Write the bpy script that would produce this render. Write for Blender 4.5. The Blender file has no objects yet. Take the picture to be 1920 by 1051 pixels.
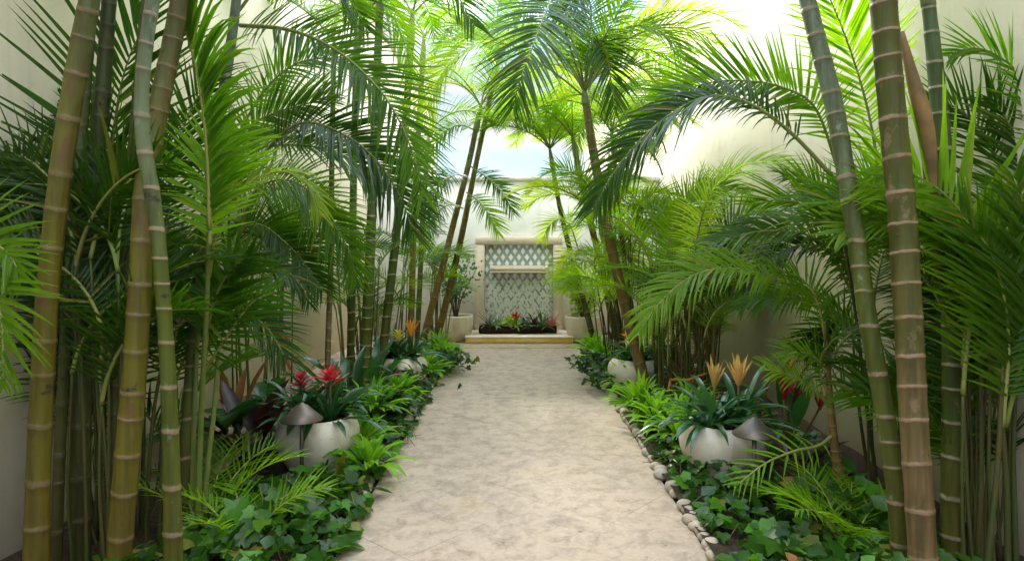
import bpy, math, random
import numpy as np
from math import radians as R, pi
random.seed(7); rng = np.random.default_rng(7)
S = bpy.context.scene
COL = S.collection
F, HX, HY, CH = 1250.0, 966.0, 462.0, 1.55      # focal length (px of a 1920 picture), horizon point, eye height

DK = 1.
def P(px, py, Y):
    Y = Y*DK
    return np.array([(px-HX)/F*Y, Y, CH+(HY-py)/F*Y])
def GY(py): return CH*F/(py-HY)
def G(px, py): return P(px, py, GY(py))
def nrm(v): return v/np.maximum(np.linalg.norm(v, axis=-1, keepdims=True), 1e-9)
Z = np.array([0., 0., 1.])

# ---------------------------------------------------------------- node helpers
class NT:
    def __init__(s, name):
        s.m = bpy.data.materials.new(name); s.m.use_nodes = True
        s.t = s.m.node_tree; s.t.nodes.clear()
        s.out = s.n('ShaderNodeOutputMaterial')
    def n(s, ty, ins=None, **kw):
        nd = s.t.nodes.new(ty)
        for k, v in kw.items(): setattr(nd, k, v)
        for k, v in (ins or {}).items(): s.put(nd, k, v)
        return nd
    def put(s, nd, k, v):
        if isinstance(v, bpy.types.NodeSocket): s.t.links.new(v, nd.inputs[k])
        else:
            i = nd.inputs[k]
            if i.type == 'RGBA' and len(v) == 3: v = (*v, 1)
            i.default_value = v
    def math(s, op, a, b=0., clamp=False):
        nd = s.n('ShaderNodeMath', operation=op, use_clamp=clamp); s.put(nd, 0, a); s.put(nd, 1, b); return nd.outputs[0]
    def ramp(s, f, stops):
        nd = s.n('ShaderNodeValToRGB'); s.put(nd, 'Fac', f); e = nd.color_ramp.elements
        while len(e) < len(stops): e.new(.5)
        for x, (p, c) in zip(e, stops):
            x.position = p; x.color = (*c, 1) if len(c) == 3 else c
        return nd.outputs['Color']
    def step(s, f, a, b):
        nd = s.n('ShaderNodeMapRange', {0: f, 1: a, 2: b, 3: 0., 4: 1.}, clamp=True); return nd.outputs[0]
    def mix(s, f, a, b, mode='MIX'):
        nd = s.n('ShaderNodeMix', data_type='RGBA', blend_type=mode)
        s.put(nd, 0, f); s.put(nd, 6, a); s.put(nd, 7, b); return nd.outputs[2]
    def noise(s, vec, sc, det=4, rough=.55, dist=0.):
        nd = s.n('ShaderNodeTexNoise', {'Scale': sc, 'Detail': det, 'Roughness': rough, 'Distortion': dist})
        if vec is not None: s.put(nd, 'Vector', vec)
        return nd.outputs['Fac']
    def map(s, vec, sc=(1,1,1), rot=(0,0,0)):
        return s.n('ShaderNodeMapping', {'Vector': vec, 'Scale': sc, 'Rotation': rot}).outputs[0]
    def bump(s, h, st=.3, d=.01):
        return s.n('ShaderNodeBump', {'Height': h, 'Strength': st, 'Distance': d}).outputs[0]
    def bsdf(s, color, rough=.6, spec=.5, bump=None, metal=0., **kw):
        ins = {'Base Color': color, 'Roughness': rough, 'Specular IOR Level': spec, 'Metallic': metal}
        if bump is not None: ins['Normal'] = bump
        ins.update(kw)
        return s.n('ShaderNodeBsdfPrincipled', ins).outputs[0]
    def done(s, sh):
        s.t.links.new(sh, s.out.inputs['Surface']); return s.m
    def obj(s): return s.n('ShaderNodeTexCoord').outputs['Object']
    def geo(s, o='Position'): return s.n('ShaderNodeNewGeometry').outputs[o]

def leaf_mat(name, a, b, tr, trans=.4, rough=.38, spec=.22, stain=None):
    t = NT(name)
    ri = t.geo('Random Per Island'); ro = t.n('ShaderNodeObjectInfo').outputs['Random']
    c = t.mix(ri, a, b)
    v = t.math('ADD', t.math('MULTIPLY', ro, .5), .75)
    n1 = t.noise(t.obj(), 30, 3)
    v = t.math('MULTIPLY', v, t.math('ADD', t.math('MULTIPLY', n1, .5), .75))
    vc = t.n('ShaderNodeCombineColor', {0: v, 1: v, 2: v}).outputs[0]
    c = t.mix(1., c, vc, 'MULTIPLY')
    uvy = t.n('ShaderNodeSeparateXYZ', {0: t.n('ShaderNodeTexCoord').outputs['UV']}).outputs[1]
    tip = t.step(t.math('ADD', uvy, t.math('MULTIPLY', t.math('SUBTRACT', ri, .5), .30)), .97, 1.06)
    c = t.mix(t.math('MULTIPLY', tip, .85), c, (.20, .12, .04))
    old = t.step(t.math('FRACT', t.math('MULTIPLY', ri, 7.31)), .955, .97)
    c = t.mix(t.math('MULTIPLY', old, .6), c, (.24, .20, .03))
    if stain: c = t.mix(t.step(t.noise(t.obj(), 5, 4), .60, .70), c, stain)
    sh = t.bsdf(c, rough, spec)
    tc = t.mix(1., (*tr,), vc, 'MULTIPLY')
    tl = t.n('ShaderNodeBsdfTranslucent', {'Color': tc}).outputs[0]
    mx = t.n('ShaderNodeMixShader', {0: trans, 1: sh, 2: tl}).outputs[0]
    return t.done(mx)

def plain(name, a, b=None, rough=.6, spec=.4, sc=12., bump=.2, metal=0.):
    t = NT(name); b = b or tuple(x*.7 for x in a)
    o = t.obj(); n1 = t.noise(o, sc, 5)
    c = t.mix(t.step(n1, .35, .65), a, b)
    return t.done(t.bsdf(c, rough, spec, t.bump(n1, bump, .004), metal))

def trunk_mat(name, low, mid, high, ring, patch, lo_h=.7, hi_h=2.2, patch_amt=.56):
    t = NT(name)
    uv = t.n('ShaderNodeTexCoord').outputs['UV']; o = t.obj()
    sp = t.n('ShaderNodeSeparateXYZ', {0: uv}); v = sp.outputs[1]
    oz = t.n('ShaderNodeSeparateXYZ', {0: o}).outputs[2]
    nz = t.noise(o, 3., 4)
    h = t.math('ADD', oz, t.math('MULTIPLY', t.math('SUBTRACT', nz, .5), 1.6))
    c = t.mix(t.step(h, lo_h-.5, lo_h+.4), low, mid)
    c = t.mix(t.step(h, hi_h-.5, hi_h+.6), c, high)
    st = t.noise(t.map(o, (30, 30, 2.2)), 1., 5)
    c = t.mix(t.math('MULTIPLY', t.step(st, .42, .64), .65), c, tuple(x*.4 for x in mid))
    sc_ = t.noise(t.map(o, (38, 38, 5)), 1., 6, .7)
    c = t.mix(t.math('MULTIPLY', t.step(sc_, .60, .70), .7), c, (.045, .030, .016))
    pn = t.noise(t.map(o, (9, 9, 5)), 1.3, 6, .65)
    c = t.mix(t.math('MULTIPLY', t.step(pn, patch_amt, patch_amt+.07), .8), c, patch)
    dk = t.noise(t.map(o, (7, 7, 9)), 1., 5, .7)
    c = t.mix(t.step(dk, .63, .70), c, (.018, .014, .010))
    fv = t.math('FRACT', t.math('ADD', v, t.math('MULTIPLY', t.math('SUBTRACT', t.noise(o, 22, 3), .5), .13)))
    below = t.step(fv, .80, 1.0)
    c = t.mix(t.math('MULTIPLY', below, .45), c, tuple(x*.5 for x in low))
    rg = t.math('MULTIPLY', t.math('SUBTRACT', 1., t.step(fv, .065, .11)), t.math('ADD', .45, t.math('MULTIPLY', t.step(t.noise(t.map(o, (16, 16, 4)), 1., 4), .35, .62), .7)), True)
    rc = t.mix(t.noise(o, 60, 3), ring, tuple(x*.55 for x in ring))
    c = t.mix(t.math('MULTIPLY', rg, .9), c, rc)
    hb = t.math('ADD', t.math('MULTIPLY', rg, .8), t.math('ADD', t.math('MULTIPLY', st, .35), t.math('MULTIPLY', pn, .3)))
    return t.done(t.bsdf(c, t.math('ADD', t.math('MULTIPLY', pn, .35), .36), .32, t.bump(hb, .5, .006)))

M = {}
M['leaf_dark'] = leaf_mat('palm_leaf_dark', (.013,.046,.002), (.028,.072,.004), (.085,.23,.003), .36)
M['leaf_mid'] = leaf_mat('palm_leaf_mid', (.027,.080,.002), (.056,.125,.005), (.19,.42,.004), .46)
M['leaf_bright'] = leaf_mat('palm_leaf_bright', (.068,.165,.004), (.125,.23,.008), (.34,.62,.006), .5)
M['leaf_yellow'] = leaf_mat('palm_leaf_yellow', (.13,.26,.012), (.22,.32,.025), (.52,.72,.025), .52)  # yellow-green leaf; also paints the sunlit glow of the far right fronds
M['ivy'] = leaf_mat('ivy_leaf', (.010,.040,.005), (.030,.086,.007), (.06,.18,.005), .24, .36, .30)
M['ivy_light'] = leaf_mat('ivy_leaf_light', (.04,.14,.010), (.08,.21,.015), (.16,.40,.01), .38, .4, .35)
M['bush'] = leaf_mat('bush_leaf', (.11,.30,.012), (.22,.45,.03), (.34,.66,.02), .45, .40)
M['broad'] = leaf_mat('broad_leaf', (.014,.062,.016), (.03,.10,.022), (.05,.2,.02), .25, .28, .6)
M['purple'] = leaf_mat('purple_leaf', (.035,.014,.014), (.06,.022,.018), (.10,.02,.015), .2, .35, .5)
M['brown_leaf'] = leaf_mat('dry_leaf', (.22,.10,.03), (.30,.13,.05), (.25,.11,.03), .25, .6, .3)
M['strap'] = leaf_mat('strap_leaf', (.016,.075,.028), (.035,.12,.03), (.06,.2,.03), .25, .28, .6)
M['greyleaf'] = leaf_mat('grey_leaf', (.18,.24,.17), (.30,.36,.26), (.2,.3,.15), .2, .5)
M['shrub'] = leaf_mat('shrub_leaf', (.05,.13,.05), (.10,.20,.09), (.12,.3,.08), .3, .35)
M['shrub_y'] = leaf_mat('shrub_leaf_yellow', (.22,.38,.03), (.36,.50,.07), (.45,.65,.05), .45, .4)
M['red'] = leaf_mat('red_bract', (.55,.02,.03), (.66,.05,.08), (.6,.03,.04), .25, .4)
M['redtip'] = leaf_mat('reddish_bract', (.42,.16,.10), (.50,.24,.14), (.4,.15,.08), .25, .45)
M['yellow'] = leaf_mat('yellow_bract', (.75,.62,.03), (.80,.70,.10), (.8,.7,.05), .3, .4)
M['orange'] = leaf_mat('orange_bract', (.70,.28,.02), (.78,.40,.06), (.75,.3,.03), .3, .4)
M['peach'] = leaf_mat('peach_bract', (.66,.40,.10), (.74,.52,.20), (.7,.45,.12), .3, .45)
M['midrib'] = plain('frond_midrib', (.15,.20,.035), (.22,.20,.05), .45, sc=6, bump=.05)
M['midrib_orange'] = plain('frond_midrib_orange', (.34,.15,.03), (.26,.2,.04), .45, sc=6, bump=.05)
M['shaft'] = plain('crownshaft_green', (.13,.17,.05), (.20,.22,.13), .4, sc=5, bump=.05)
M['sheath'] = plain('sheath_brown', (.24,.14,.045), (.10,.07,.025), .55, sc=7)
M['t_olive'] = trunk_mat('trunk_olive', (.108,.074,.010), (.108,.092,.006), (.072,.092,.028), (.20,.13,.065), (.10,.055,.016), .5, 2.1, .56)
M['t_green'] = trunk_mat('trunk_green', (0.094,0.076,0.011), (0.054,0.083,0.006), (0.072,0.115,0.043), (0.386,0.313,0.193), (0.115,0.108,0.043), .5, 2.2, .60)
M['t_brown'] = trunk_mat('trunk_brown', (0.166,0.104,0.043), (0.056,0.063,0.006), (0.050,0.056,0.006), (0.331,0.202,0.120), (.175,.12,.062), 1.1, 3.5, .58)
M['t_pale'] = trunk_mat('trunk_pale', (0.090,0.079,0.011), (0.066,0.083,0.007), (0.130,0.162,0.101), (0.294,0.202,0.120), (0.158,0.194,0.122), .5, 2.0, .60)
M['t_dark'] = trunk_mat('trunk_dark', (.060,.048,.010), (.050,.062,.010), (.055,.080,.018), (.10,.08,.04), (.075,.065,.022), .6, 2.4, .56)
M['t_red'] = trunk_mat('trunk_redbrown', (.16,.092,.022), (.155,.105,.020), (.15,.15,.045), (.24,.17,.085), (.20,.14,.05), .5, 2.4, .58)

def wall_mat(name, a, b, sc=1.):
    t = NT(name); p = t.geo()
    n1 = t.noise(p, .8*sc, 5, .6); n2 = t.noise(p, 6., 5, .65); n3 = t.noise(p, 90., 3)
    c = t.mix(t.step(n1, .3, .7), a, b)
    c = t.mix(t.math('MULTIPLY', t.step(n2, .52, .75), .28), c, tuple(x*.62 for x in b))
    z = t.n('ShaderNodeSeparateXYZ', {0: p}).outputs[2]
    base = t.math('SUBTRACT', 1., t.step(t.math('ADD', z, t.math('MULTIPLY', n2, .5)), .25, .75))
    c = t.mix(t.math('MULTIPLY', base, .45), c, (.40,.31,.20))
    dr = t.noise(t.map(p, (9., 9., .5)), 1., 4)
    c = t.mix(t.math('MULTIPLY', t.step(dr, .56, .8), .25), c, (.42,.37,.27))
    return t.done(t.bsdf(c, .85, .2, t.bump(t.math('ADD', n3, t.math('MULTIPLY', n2, .6)), .35, .006)))
M['wall'] = wall_mat('cream_stucco', (.82,.735,.545), (.78,.69,.49))
M['farwall'] = wall_mat('white_stucco', (.84,.83,.80), (.80,.79,.75))
M['coping'] = plain('pale_coping', (.74,.71,.64), (.62,.58,.5), .8, .2, 8)

def path_mat():
    t = NT('travertine'); p = t.geo()
    q = t.map(p, (1, 1, 1), (0, 0, R(42)))
    br = t.n('ShaderNodeTexBrick', {'Vector': q, 'Scale': 1., 'Mortar Size': .0032, 'Mortar Smooth': .3, 'Bias': 0., 'Brick Width': 1.05, 'Row Height': 1.05, 'Color1': (.0,.0,.0), 'Color2': (1,1,1), 'Mortar': (.5,.5,.5)}, offset=.5)
    tone = t.n('ShaderNodeSeparateColor', {0: br.outputs['Color']}).outputs[0]; mort = br.outputs['Fac']
    n1 = t.noise(p, 1.1, 6, .62); n2 = t.noise(p, 9., 9, .72, .5); n3 = t.noise(p, 38., 5, .7); n4 = t.noise(p, 3.1, 7, .68, .5)
    c = t.mix(t.step(n1, .33, .68), (.395,.295,.21), (.44,.33,.225))
    c = t.mix(t.math('MULTIPLY', tone, .30), c, (.38,.32,.26))
    c = t.mix(t.math('MULTIPLY', t.step(n2, .46, .64), .62), c, (.18,.135,.098))
    c = t.mix(t.math('MULTIPLY', t.step(n3, .48, .66), .42), c, (.54,.435,.335))
    c = t.mix(t.math('MULTIPLY', t.step(n4, .55, .66), .5), c, (.155,.12,.09))
    n5 = t.noise(p, 1.7, 3, .5)
    c = t.mix(t.math('MULTIPLY', t.step(n5, .60, .72), .35), c, (.45,.33,.17))
    vo = t.n('ShaderNodeTexVoronoi', {'Vector': p, 'Scale': 16., 'Randomness': 1.}).outputs['Distance']
    pit = t.math('MULTIPLY', t.math('SUBTRACT', 1., t.step(vo, .08, .2)), t.step(n2, .50, .58))
    c = t.mix(t.math('MULTIPLY', pit, .7), c, (.12,.10,.08))
    c = t.mix(t.math('MULTIPLY', mort, t.math('MULTIPLY', t.step(n1, .40, .55), .9)), c, (.16,.125,.09))
    h = t.math('SUBTRACT', t.math('ADD', t.math('MULTIPLY', n2, .8), t.math('MULTIPLY', n3, .5)), t.math('ADD', pit, mort))
    return t.done(t.bsdf(c, t.math('ADD', .42, t.math('MULTIPLY', n2, .4)), .35, t.bump(h, .32, .006)))
M['path'] = path_mat()
def soil_mat(name, a, b, c3):
    t = NT(name); p = t.geo()
    n1 = t.noise(p, 3., 6, .65); n2 = t.noise(p, 38., 5, .7)
    c = t.mix(t.step(n2, .35, .68), a, b); c = t.mix(t.step(n1, .5, .68), c, c3)
    return t.done(t.bsdf(c, .95, .15, t.bump(n2, .9, .02)))
M['soil'] = soil_mat('garden_soil', (.030,.021,.014), (.075,.05,.03), (.05,.033,.02))
M['sand'] = soil_mat('sandy_soil', (.46,.36,.25), (.36,.27,.18), (.26,.19,.12))

def stone_mat():
    t = NT('pink_stone'); o = t.obj()
    n1 = t.noise(o, 2.2, 6, .65); n2 = t.noise(o, 14., 5, .7)
    c = t.ramp(n1, [(.3, (.70,.58,.44)), (.5, (.76,.63,.52)), (.7, (.80,.72,.62))])
    c = t.mix(t.math('MULTIPLY', t.step(n2, .52, .68), .35), c, (.62,.44,.24))
    return t.done(t.bsdf(c, .6, .3, t.bump(n2, .3, .005)))
M['stone'] = stone_mat()
def gold_mat():
    t = NT('golden_stone'); o = t.obj()
    n1 = t.noise(t.map(o, (1, 1, 2.5)), 3.5, 6, .7); n2 = t.noise(o, 20., 4)
    c = t.ramp(n1, [(.3, (.58,.33,.05)), (.46, (.78,.53,.13)), (.6, (.84,.66,.26)), (.75, (.66,.42,.09))])
    return t.done(t.bsdf(c, .55, .35, t.bump(n2, .4, .004)))
M['gold'] = gold_mat()
def tile_mat():
    t = NT('diamond_mosaic'); o = t.obj()
    sp = t.n('ShaderNodeSeparateXYZ', {0: o}); x, z = sp.outputs[0], sp.outputs[2]
    wob = t.math('MULTIPLY', t.math('SUBTRACT', t.noise(o, 9, 3), .5), .15)
    a, b = 1/.138, 1/.21
    u = t.math('ADD', t.math('ADD', t.math('MULTIPLY', x, a), t.math('MULTIPLY', z, b)), wob)
    v = t.math('ADD', t.math('SUBTRACT', t.math('MULTIPLY', x, a), t.math('MULTIPLY', z, b)), wob)
    fu = t.math('ABSOLUTE', t.math('SUBTRACT', t.math('FRACT', u), .5)); fv = t.math('ABSOLUTE', t.math('SUBTRACT', t.math('FRACT', v), .5))
    d = t.math('MAXIMUM', fu, fv)
    low = t.step(z, 1.25, .35)                               # the lattice wears away towards the bottom
    wn = t.noise(o, 22, 4, .7)
    th = t.math('ADD', .27, t.math('MULTIPLY', low, .17))
    dia = t.math('SUBTRACT', 1., t.step(t.math('SUBTRACT', d, th), -.02, .05))
    vo = t.n('ShaderNodeTexVoronoi', {'Vector': t.map(o, (1, 1, .8)), 'Scale': 26.}); vc = t.n('ShaderNodeSeparateColor', {0: vo.outputs['Color']}).outputs[0]
    chips = t.math('MULTIPLY', t.step(vc, .42, .5), t.step(t.math('ADD', low, t.math('MULTIPLY', wn, .6)), .45, .8))
    dia = t.math('MAXIMUM', dia, chips)
    fl = t.math('MULTIPLY', t.math('MULTIPLY', t.step(t.noise(t.map(o, (1, 1, .7)), 34, 2), .60, .63), low), .75)
    white = t.mix(t.noise(o, 7, 4), (.90,.92,.89), (.80,.83,.80))
    gap = t.mix(wn, (.20,.255,.25), (.40,.45,.44))
    warm = t.mix(t.math('MULTIPLY', t.step(t.noise(o, 2.2, 3), .45, .65), .4), gap, (.28,.25,.21))
    c = t.mix(dia, warm, white); c = t.mix(fl, c, (.20,.18,.15))
    return t.done(t.bsdf(c, t.math('SUBTRACT', .55, t.math('MULTIPLY', dia, .3)), .5, t.bump(dia, .6, .01)))
M['tile'] = tile_mat()
def pot_mat():
    t = NT('glazed_pot'); o = t.obj()
    n1 = t.noise(o, 3.5, 5, .65); n2 = t.noise(o, 60., 4, .7); n3 = t.noise(t.map(o, (6, 6, 1.2)), 2., 4)
    z = t.n('ShaderNodeSeparateXYZ', {0: o}).outputs[2]
    c = t.mix(t.step(n1, .35, .7), (.70,.63,.49), (.60,.53,.40))
    c = t.mix(t.math('MULTIPLY', t.step(n3, .50, .68), .5), c, (.42,.35,.23))
    c = t.mix(t.math('MULTIPLY', t.math('SUBTRACT', 1., t.step(t.math('ADD', z, t.math('MULTIPLY', n1, .2)), .1, .28)), .5), c, (.36,.29,.19))
    c = t.mix(t.step(n2, .62, .70), c, (.36,.29,.19))
    return t.done(t.bsdf(c, .5, .4, t.bump(n2, .15, .003)))
M['pot'] = pot_mat()
M['bronze'] = plain('weathered_bronze', (.10,.075,.055), (.17,.14,.115), .42, .5, 9, .1, .55)
M['bronze_light'] = plain('aged_copper', (.17,.14,.115), (.12,.095,.075), .45, .5, 6, .1, .6)
M['lens'] = plain('frosted_glass', (.6,.58,.5), (.5,.48,.42), .3, .5)
M['pebble'] = None
def peb():
    t = NT('river_pebble'); r = t.n('ShaderNodeObjectInfo').outputs['Random']; n1 = t.noise(t.obj(), 3, 5)
    c = t.ramp(r, [(0., (.36,.28,.19)), (.4, (.46,.38,.27)), (.7, (.30,.24,.17)), (1., (.52,.45,.35))])
    c = t.mix(t.math('MULTIPLY', t.step(n1, .45, .7), .5), c, (.30,.25,.18))
    return t.done(t.bsdf(c, .65, .35, t.bump(t.noise(t.obj(), 25, 4), .2, .01)))
M['pebble'] = peb()
M['log'] = plain('dark_log', (.045,.026,.014), (.02,.012,.008), .9, .2, 14, .9)
M['bark'] = plain('grey_bark', (.13,.10,.07), (.08,.06,.04), .8, .2, 20, .5)
M['stem'] = plain('green_stem', (.10,.16,.03), (.16,.17,.04), .5, .3, 9, .1)
M['stem_dark'] = plain('dark_green_stem', (.045,.07,.012), (.08,.06,.018), .5, .3, 7, .2)
M['stem_brown'] = plain('brown_stem', (.20,.12,.035), (.12,.10,.03), .55, .3, 7, .3)
M['rust'] = plain('rusty_stalk', (.36,.13,.03), (.24,.09,.03), .7, .2, 15, .4)

# ---------------------------------------------------------------- geometry helpers
ORG = {}
def mesh(name, V, Fs, mats, mi=None, uv=None, smooth=False):
    """V (n,3); Fs list of int arrays (k,4) or (k,3)"""
    me = bpy.data.meshes.new(name)
    V = np.asarray(V, dtype=np.float32); Fs = [np.asarray(f, dtype=np.int32) for f in Fs if len(f)]
    loops = np.concatenate([f.ravel() for f in Fs]); tot = np.concatenate([np.full(len(f), f.shape[1], np.int32) for f in Fs])
    me.vertices.add(len(V)); me.vertices.foreach_set('co', V.ravel())
    me.loops.add(len(loops)); me.loops.foreach_set('vertex_index', loops)
    me.polygons.add(len(tot)); st = np.concatenate([[0], np.cumsum(tot)[:-1]]).astype(np.int32)
    me.polygons.foreach_set('loop_start', st)
    for m in mats: me.materials.append(M[m] if isinstance(m, str) else m)
    if mi is not None: me.polygons.foreach_set('material_index', np.asarray(mi, np.int32))
    if smooth: me.polygons.foreach_set('use_smooth', np.ones(len(tot), bool))
    if uv is not None:
        l = me.uv_layers.new(name='UVMap'); l.data.foreach_set('uv', np.asarray(uv, np.float32)[loops].ravel())
    me.update(calc_edges=True); me.validate()
    return me
def tag(o, label=None, cat=None, group=None, kind=None):
    for k, v in (('label', label), ('category', cat), ('group', group), ('kind', kind)):
        if v: o[k] = v
    return o
def thing(name, loc, label, cat, group=None):
    o = bpy.data.objects.new(name, None); COL.objects.link(o); o.empty_display_size = .1
    o.location = [float(x) for x in loc]; ORG[o] = np.array(o.location)
    return tag(o, label, cat, group)
def part(name, geo, mats, root=None, parent=None, smooth=False, label=None, mi=None, uv=None):
    """geo=(V,[faces]) in world space; child of parent (or root), coordinates relative to root's base"""
    V, Fs = geo; V = np.asarray(V, float)
    if root is not None: V = V-ORG[root]
    o = bpy.data.objects.new(name, mesh(name, V, Fs, mats if isinstance(mats, (list, tuple)) else [mats], mi, uv, smooth)); COL.objects.link(o)
    if root is not None: o.parent = parent or root
    if label: o['label'] = label
    return o
def single(name, geo, mats, loc, label=None, cat=None, group=None, kind=None, smooth=False, mi=None, uv=None):
    loc = np.asarray(loc, float); V, Fs = geo
    o = bpy.data.objects.new(name, mesh(name, np.asarray(V, float)-loc, Fs, mats if isinstance(mats, (list, tuple)) else [mats], mi, uv, smooth)); COL.objects.link(o)
    o.location = loc; ORG[o] = loc
    return tag(o, label, cat, group, kind)
def join(*gs):
    Vs, out, off = [], {}, 0
    for V, Fs in gs:
        Vs.append(np.asarray(V, float))
        for f in Fs:
            f = np.asarray(f)
            if len(f): out.setdefault(f.shape[1], []).append(f+off)
        off += len(V)
    return np.concatenate(Vs), [np.concatenate(v) for v in out.values()]
def catmull(pts, n=60):
    p = np.asarray(pts, float)
    if len(p) == 2: return p[0]+(p[1]-p[0])*np.linspace(0, 1, n)[:, None]
    q = np.vstack([2*p[0]-p[1], p, 2*p[-1]-p[-2]]); out = []
    m = 24
    for i in range(len(p)-1):
        a, b, c, d = q[i:i+4]; t = np.linspace(0, 1, m, endpoint=False)[:, None]
        out.append(.5*((2*b)+(-a+c)*t+(2*a-5*b+4*c-d)*t**2+(-a+3*b-3*c+d)*t**3))
    out = np.vstack(out+[p[-1:]])
    s = np.concatenate([[0], np.cumsum(np.linalg.norm(np.diff(out[:, :3], axis=0), axis=1))])
    u = np.linspace(0, s[-1], n)
    return np.stack([np.interp(u, s, out[:, k]) for k in range(out.shape[1])], 1)
def frames(c):
    T = nrm(np.gradient(c, axis=0)); A = np.zeros_like(T); a = np.array([1., 0, 0]) if abs(T[0, 0]) < .8 else np.array([0, 1., 0])
    for i in range(len(T)):
        a = a-np.dot(a, T[i])*T[i]; a = a/np.linalg.norm(a); A[i] = a
    return T, A, np.cross(T, A)
def tube(c, r, k=8, cap=True):
    c = np.asarray(c, float); n = len(c); r = np.broadcast_to(np.asarray(r, float), (n,))
    T, A, B = frames(c); th = np.arange(k)*2*pi/k
    V = c[:, None]+r[:, None, None]*(A[:, None]*np.cos(th)[None, :, None]+B[:, None]*np.sin(th)[None, :, None])
    i = np.arange(n-1)[:, None]*k; j = np.arange(k)[None]; jn = (j+1) % k
    f = np.stack([i+j, i+jn, i+k+jn, i+k+j], -1).reshape(-1, 4)
    V = V.reshape(-1, 3); tri = []
    if cap:
        V = np.vstack([V, c[:1], c[-1:]]); a, b = n*k, n*k+1
        tri = np.array([[a, (q+1) % k, q] for q in range(k)]+[[b, (n-1)*k+q, (n-1)*k+(q+1) % k] for q in range(k)])
    return V, [f, tri]
def lathe(prof, loc=(0, 0, 0), k=40, wob=0.):
    prof = np.asarray(prof, float); n = len(prof); th = np.arange(k)*2*pi/k
    r = prof[:, 0][:, None]*(1+wob*np.sin(2*th+1.)[None]+wob*.6*np.sin(3*th)[None])
    V = np.stack([r*np.cos(th), r*np.sin(th), np.broadcast_to(prof[:, 1][:, None], r.shape)], -1).reshape(-1, 3)+np.asarray(loc)
    i = np.arange(n-1)[:, None]*k; j = np.arange(k)[None]; jn = (j+1) % k
    return V, [np.stack([i+j, i+jn, i+k+jn, i+k+j], -1).reshape(-1, 4)]
def box(x0, x1, y0, y1, z0, z1, bev=.006):
    """a box with chamfered vertical and horizontal edges"""
    b = bev
    rings = [(b, z0), (0, z0+b), (0, z1-b), (b, z1)]
    V = []
    for ins, z in rings:
        a0, a1, c0, c1 = x0+ins, x1-ins, y0+ins, y1-ins
        V += [(a0+b, c0, z), (a1-b, c0, z), (a1, c0+b, z), (a1, c1-b, z), (a1-b, c1, z), (a0+b, c1, z), (a0, c1-b, z), (a0, c0+b, z)]
    f = [[r*8+j, r*8+(j+1) % 8, r*8+8+(j+1) % 8, r*8+8+j] for r in range(3) for j in range(8)]
    f8 = [[7, 6, 5, 4, 3, 2, 1, 0], [24+j for j in range(8)]]
    return np.array(V), [np.array(f), np.array(f8)]
def sheet(x0, x1, y0, y1, z, nx=1, ny=1, fz=None):
    xs, ys = np.linspace(x0, x1, nx+1), np.linspace(y0, y1, ny+1); X, Y = np.meshgrid(xs, ys)
    Zz = np.full_like(X, z) if fz is None else fz(X, Y)
    V = np.stack([X, Y, Zz], -1).reshape(-1, 3); w = nx+1
    i = np.arange(ny)[:, None]*w+np.arange(nx)[None]
    return V, [np.stack([i, i+1, i+w+1, i+w], -1).reshape(-1, 4)]
PROF = {
 'palm': lambda s: np.minimum(1, .35+s*4.5)*np.clip(1-s, 0, 1)**.75,
 'lance': lambda s: np.sin(pi*np.clip(s, 0, 1)**.75)**.9+.02,
 'oval': lambda s: np.sin(pi*np.clip((s-.03)/.97, 0, 1)**.85)**.75+.015,
 'petiole': lambda s: np.where(s < .42, .07, np.sin(pi*np.clip((s-.42)/.58, 0, 1)**.8)**.8+.02),
 'strap': lambda s: np.minimum(1, .75+s)*np.clip((1-s)*3.2, 0, 1)**.6,
}
def strips(p, d, c, L, W, droop, prof='palm', ns=6, fold=.22, twist=0.):
    p, d, c = (np.asarray(a, float) for a in (p, d, c)); n = len(p)
    L, W, droop = (np.broadcast_to(np.asarray(a, float), (n,)) for a in (L, W, droop))
    d = nrm(d); c = nrm(c-(c*d).sum(1, keepdims=True)*d); up = np.cross(d, c)
    s = np.linspace(0, 1, ns+1)
    dirs = nrm(d[:, None]-Z*(droop[:, None]*s[None]**1.3)[..., None])
    steps = .5*(dirs[:, 1:]+dirs[:, :-1])*(L[:, None, None]/ns)
    pos = np.concatenate([p[:, None], p[:, None]+np.cumsum(steps, 1)], 1)
    w = (W[:, None]*PROF[prof](s)[None])[..., None]
    cc = c[:, None]; uu = up[:, None]
    V = np.stack([pos-cc*w/2+uu*w*fold, pos, pos+cc*w/2+uu*w*fold], 2)      # n, ns+1, 3, 3
    b = (np.arange(n)*(ns+1)*3)[:, None, None]; r = (np.arange(ns)*3)[None, :, None]; k = np.arange(2)[None, None]
    q = b+r+k
    global LASTUV
    LASTUV = np.stack([np.zeros((n, ns+1, 3)), np.broadcast_to(s[None, :, None], (n, ns+1, 3))], -1).reshape(-1, 2)
    return V.reshape(-1, 3), [np.stack([q, q+1, q+4, q+3], -1).reshape(-1, 4)]

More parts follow.
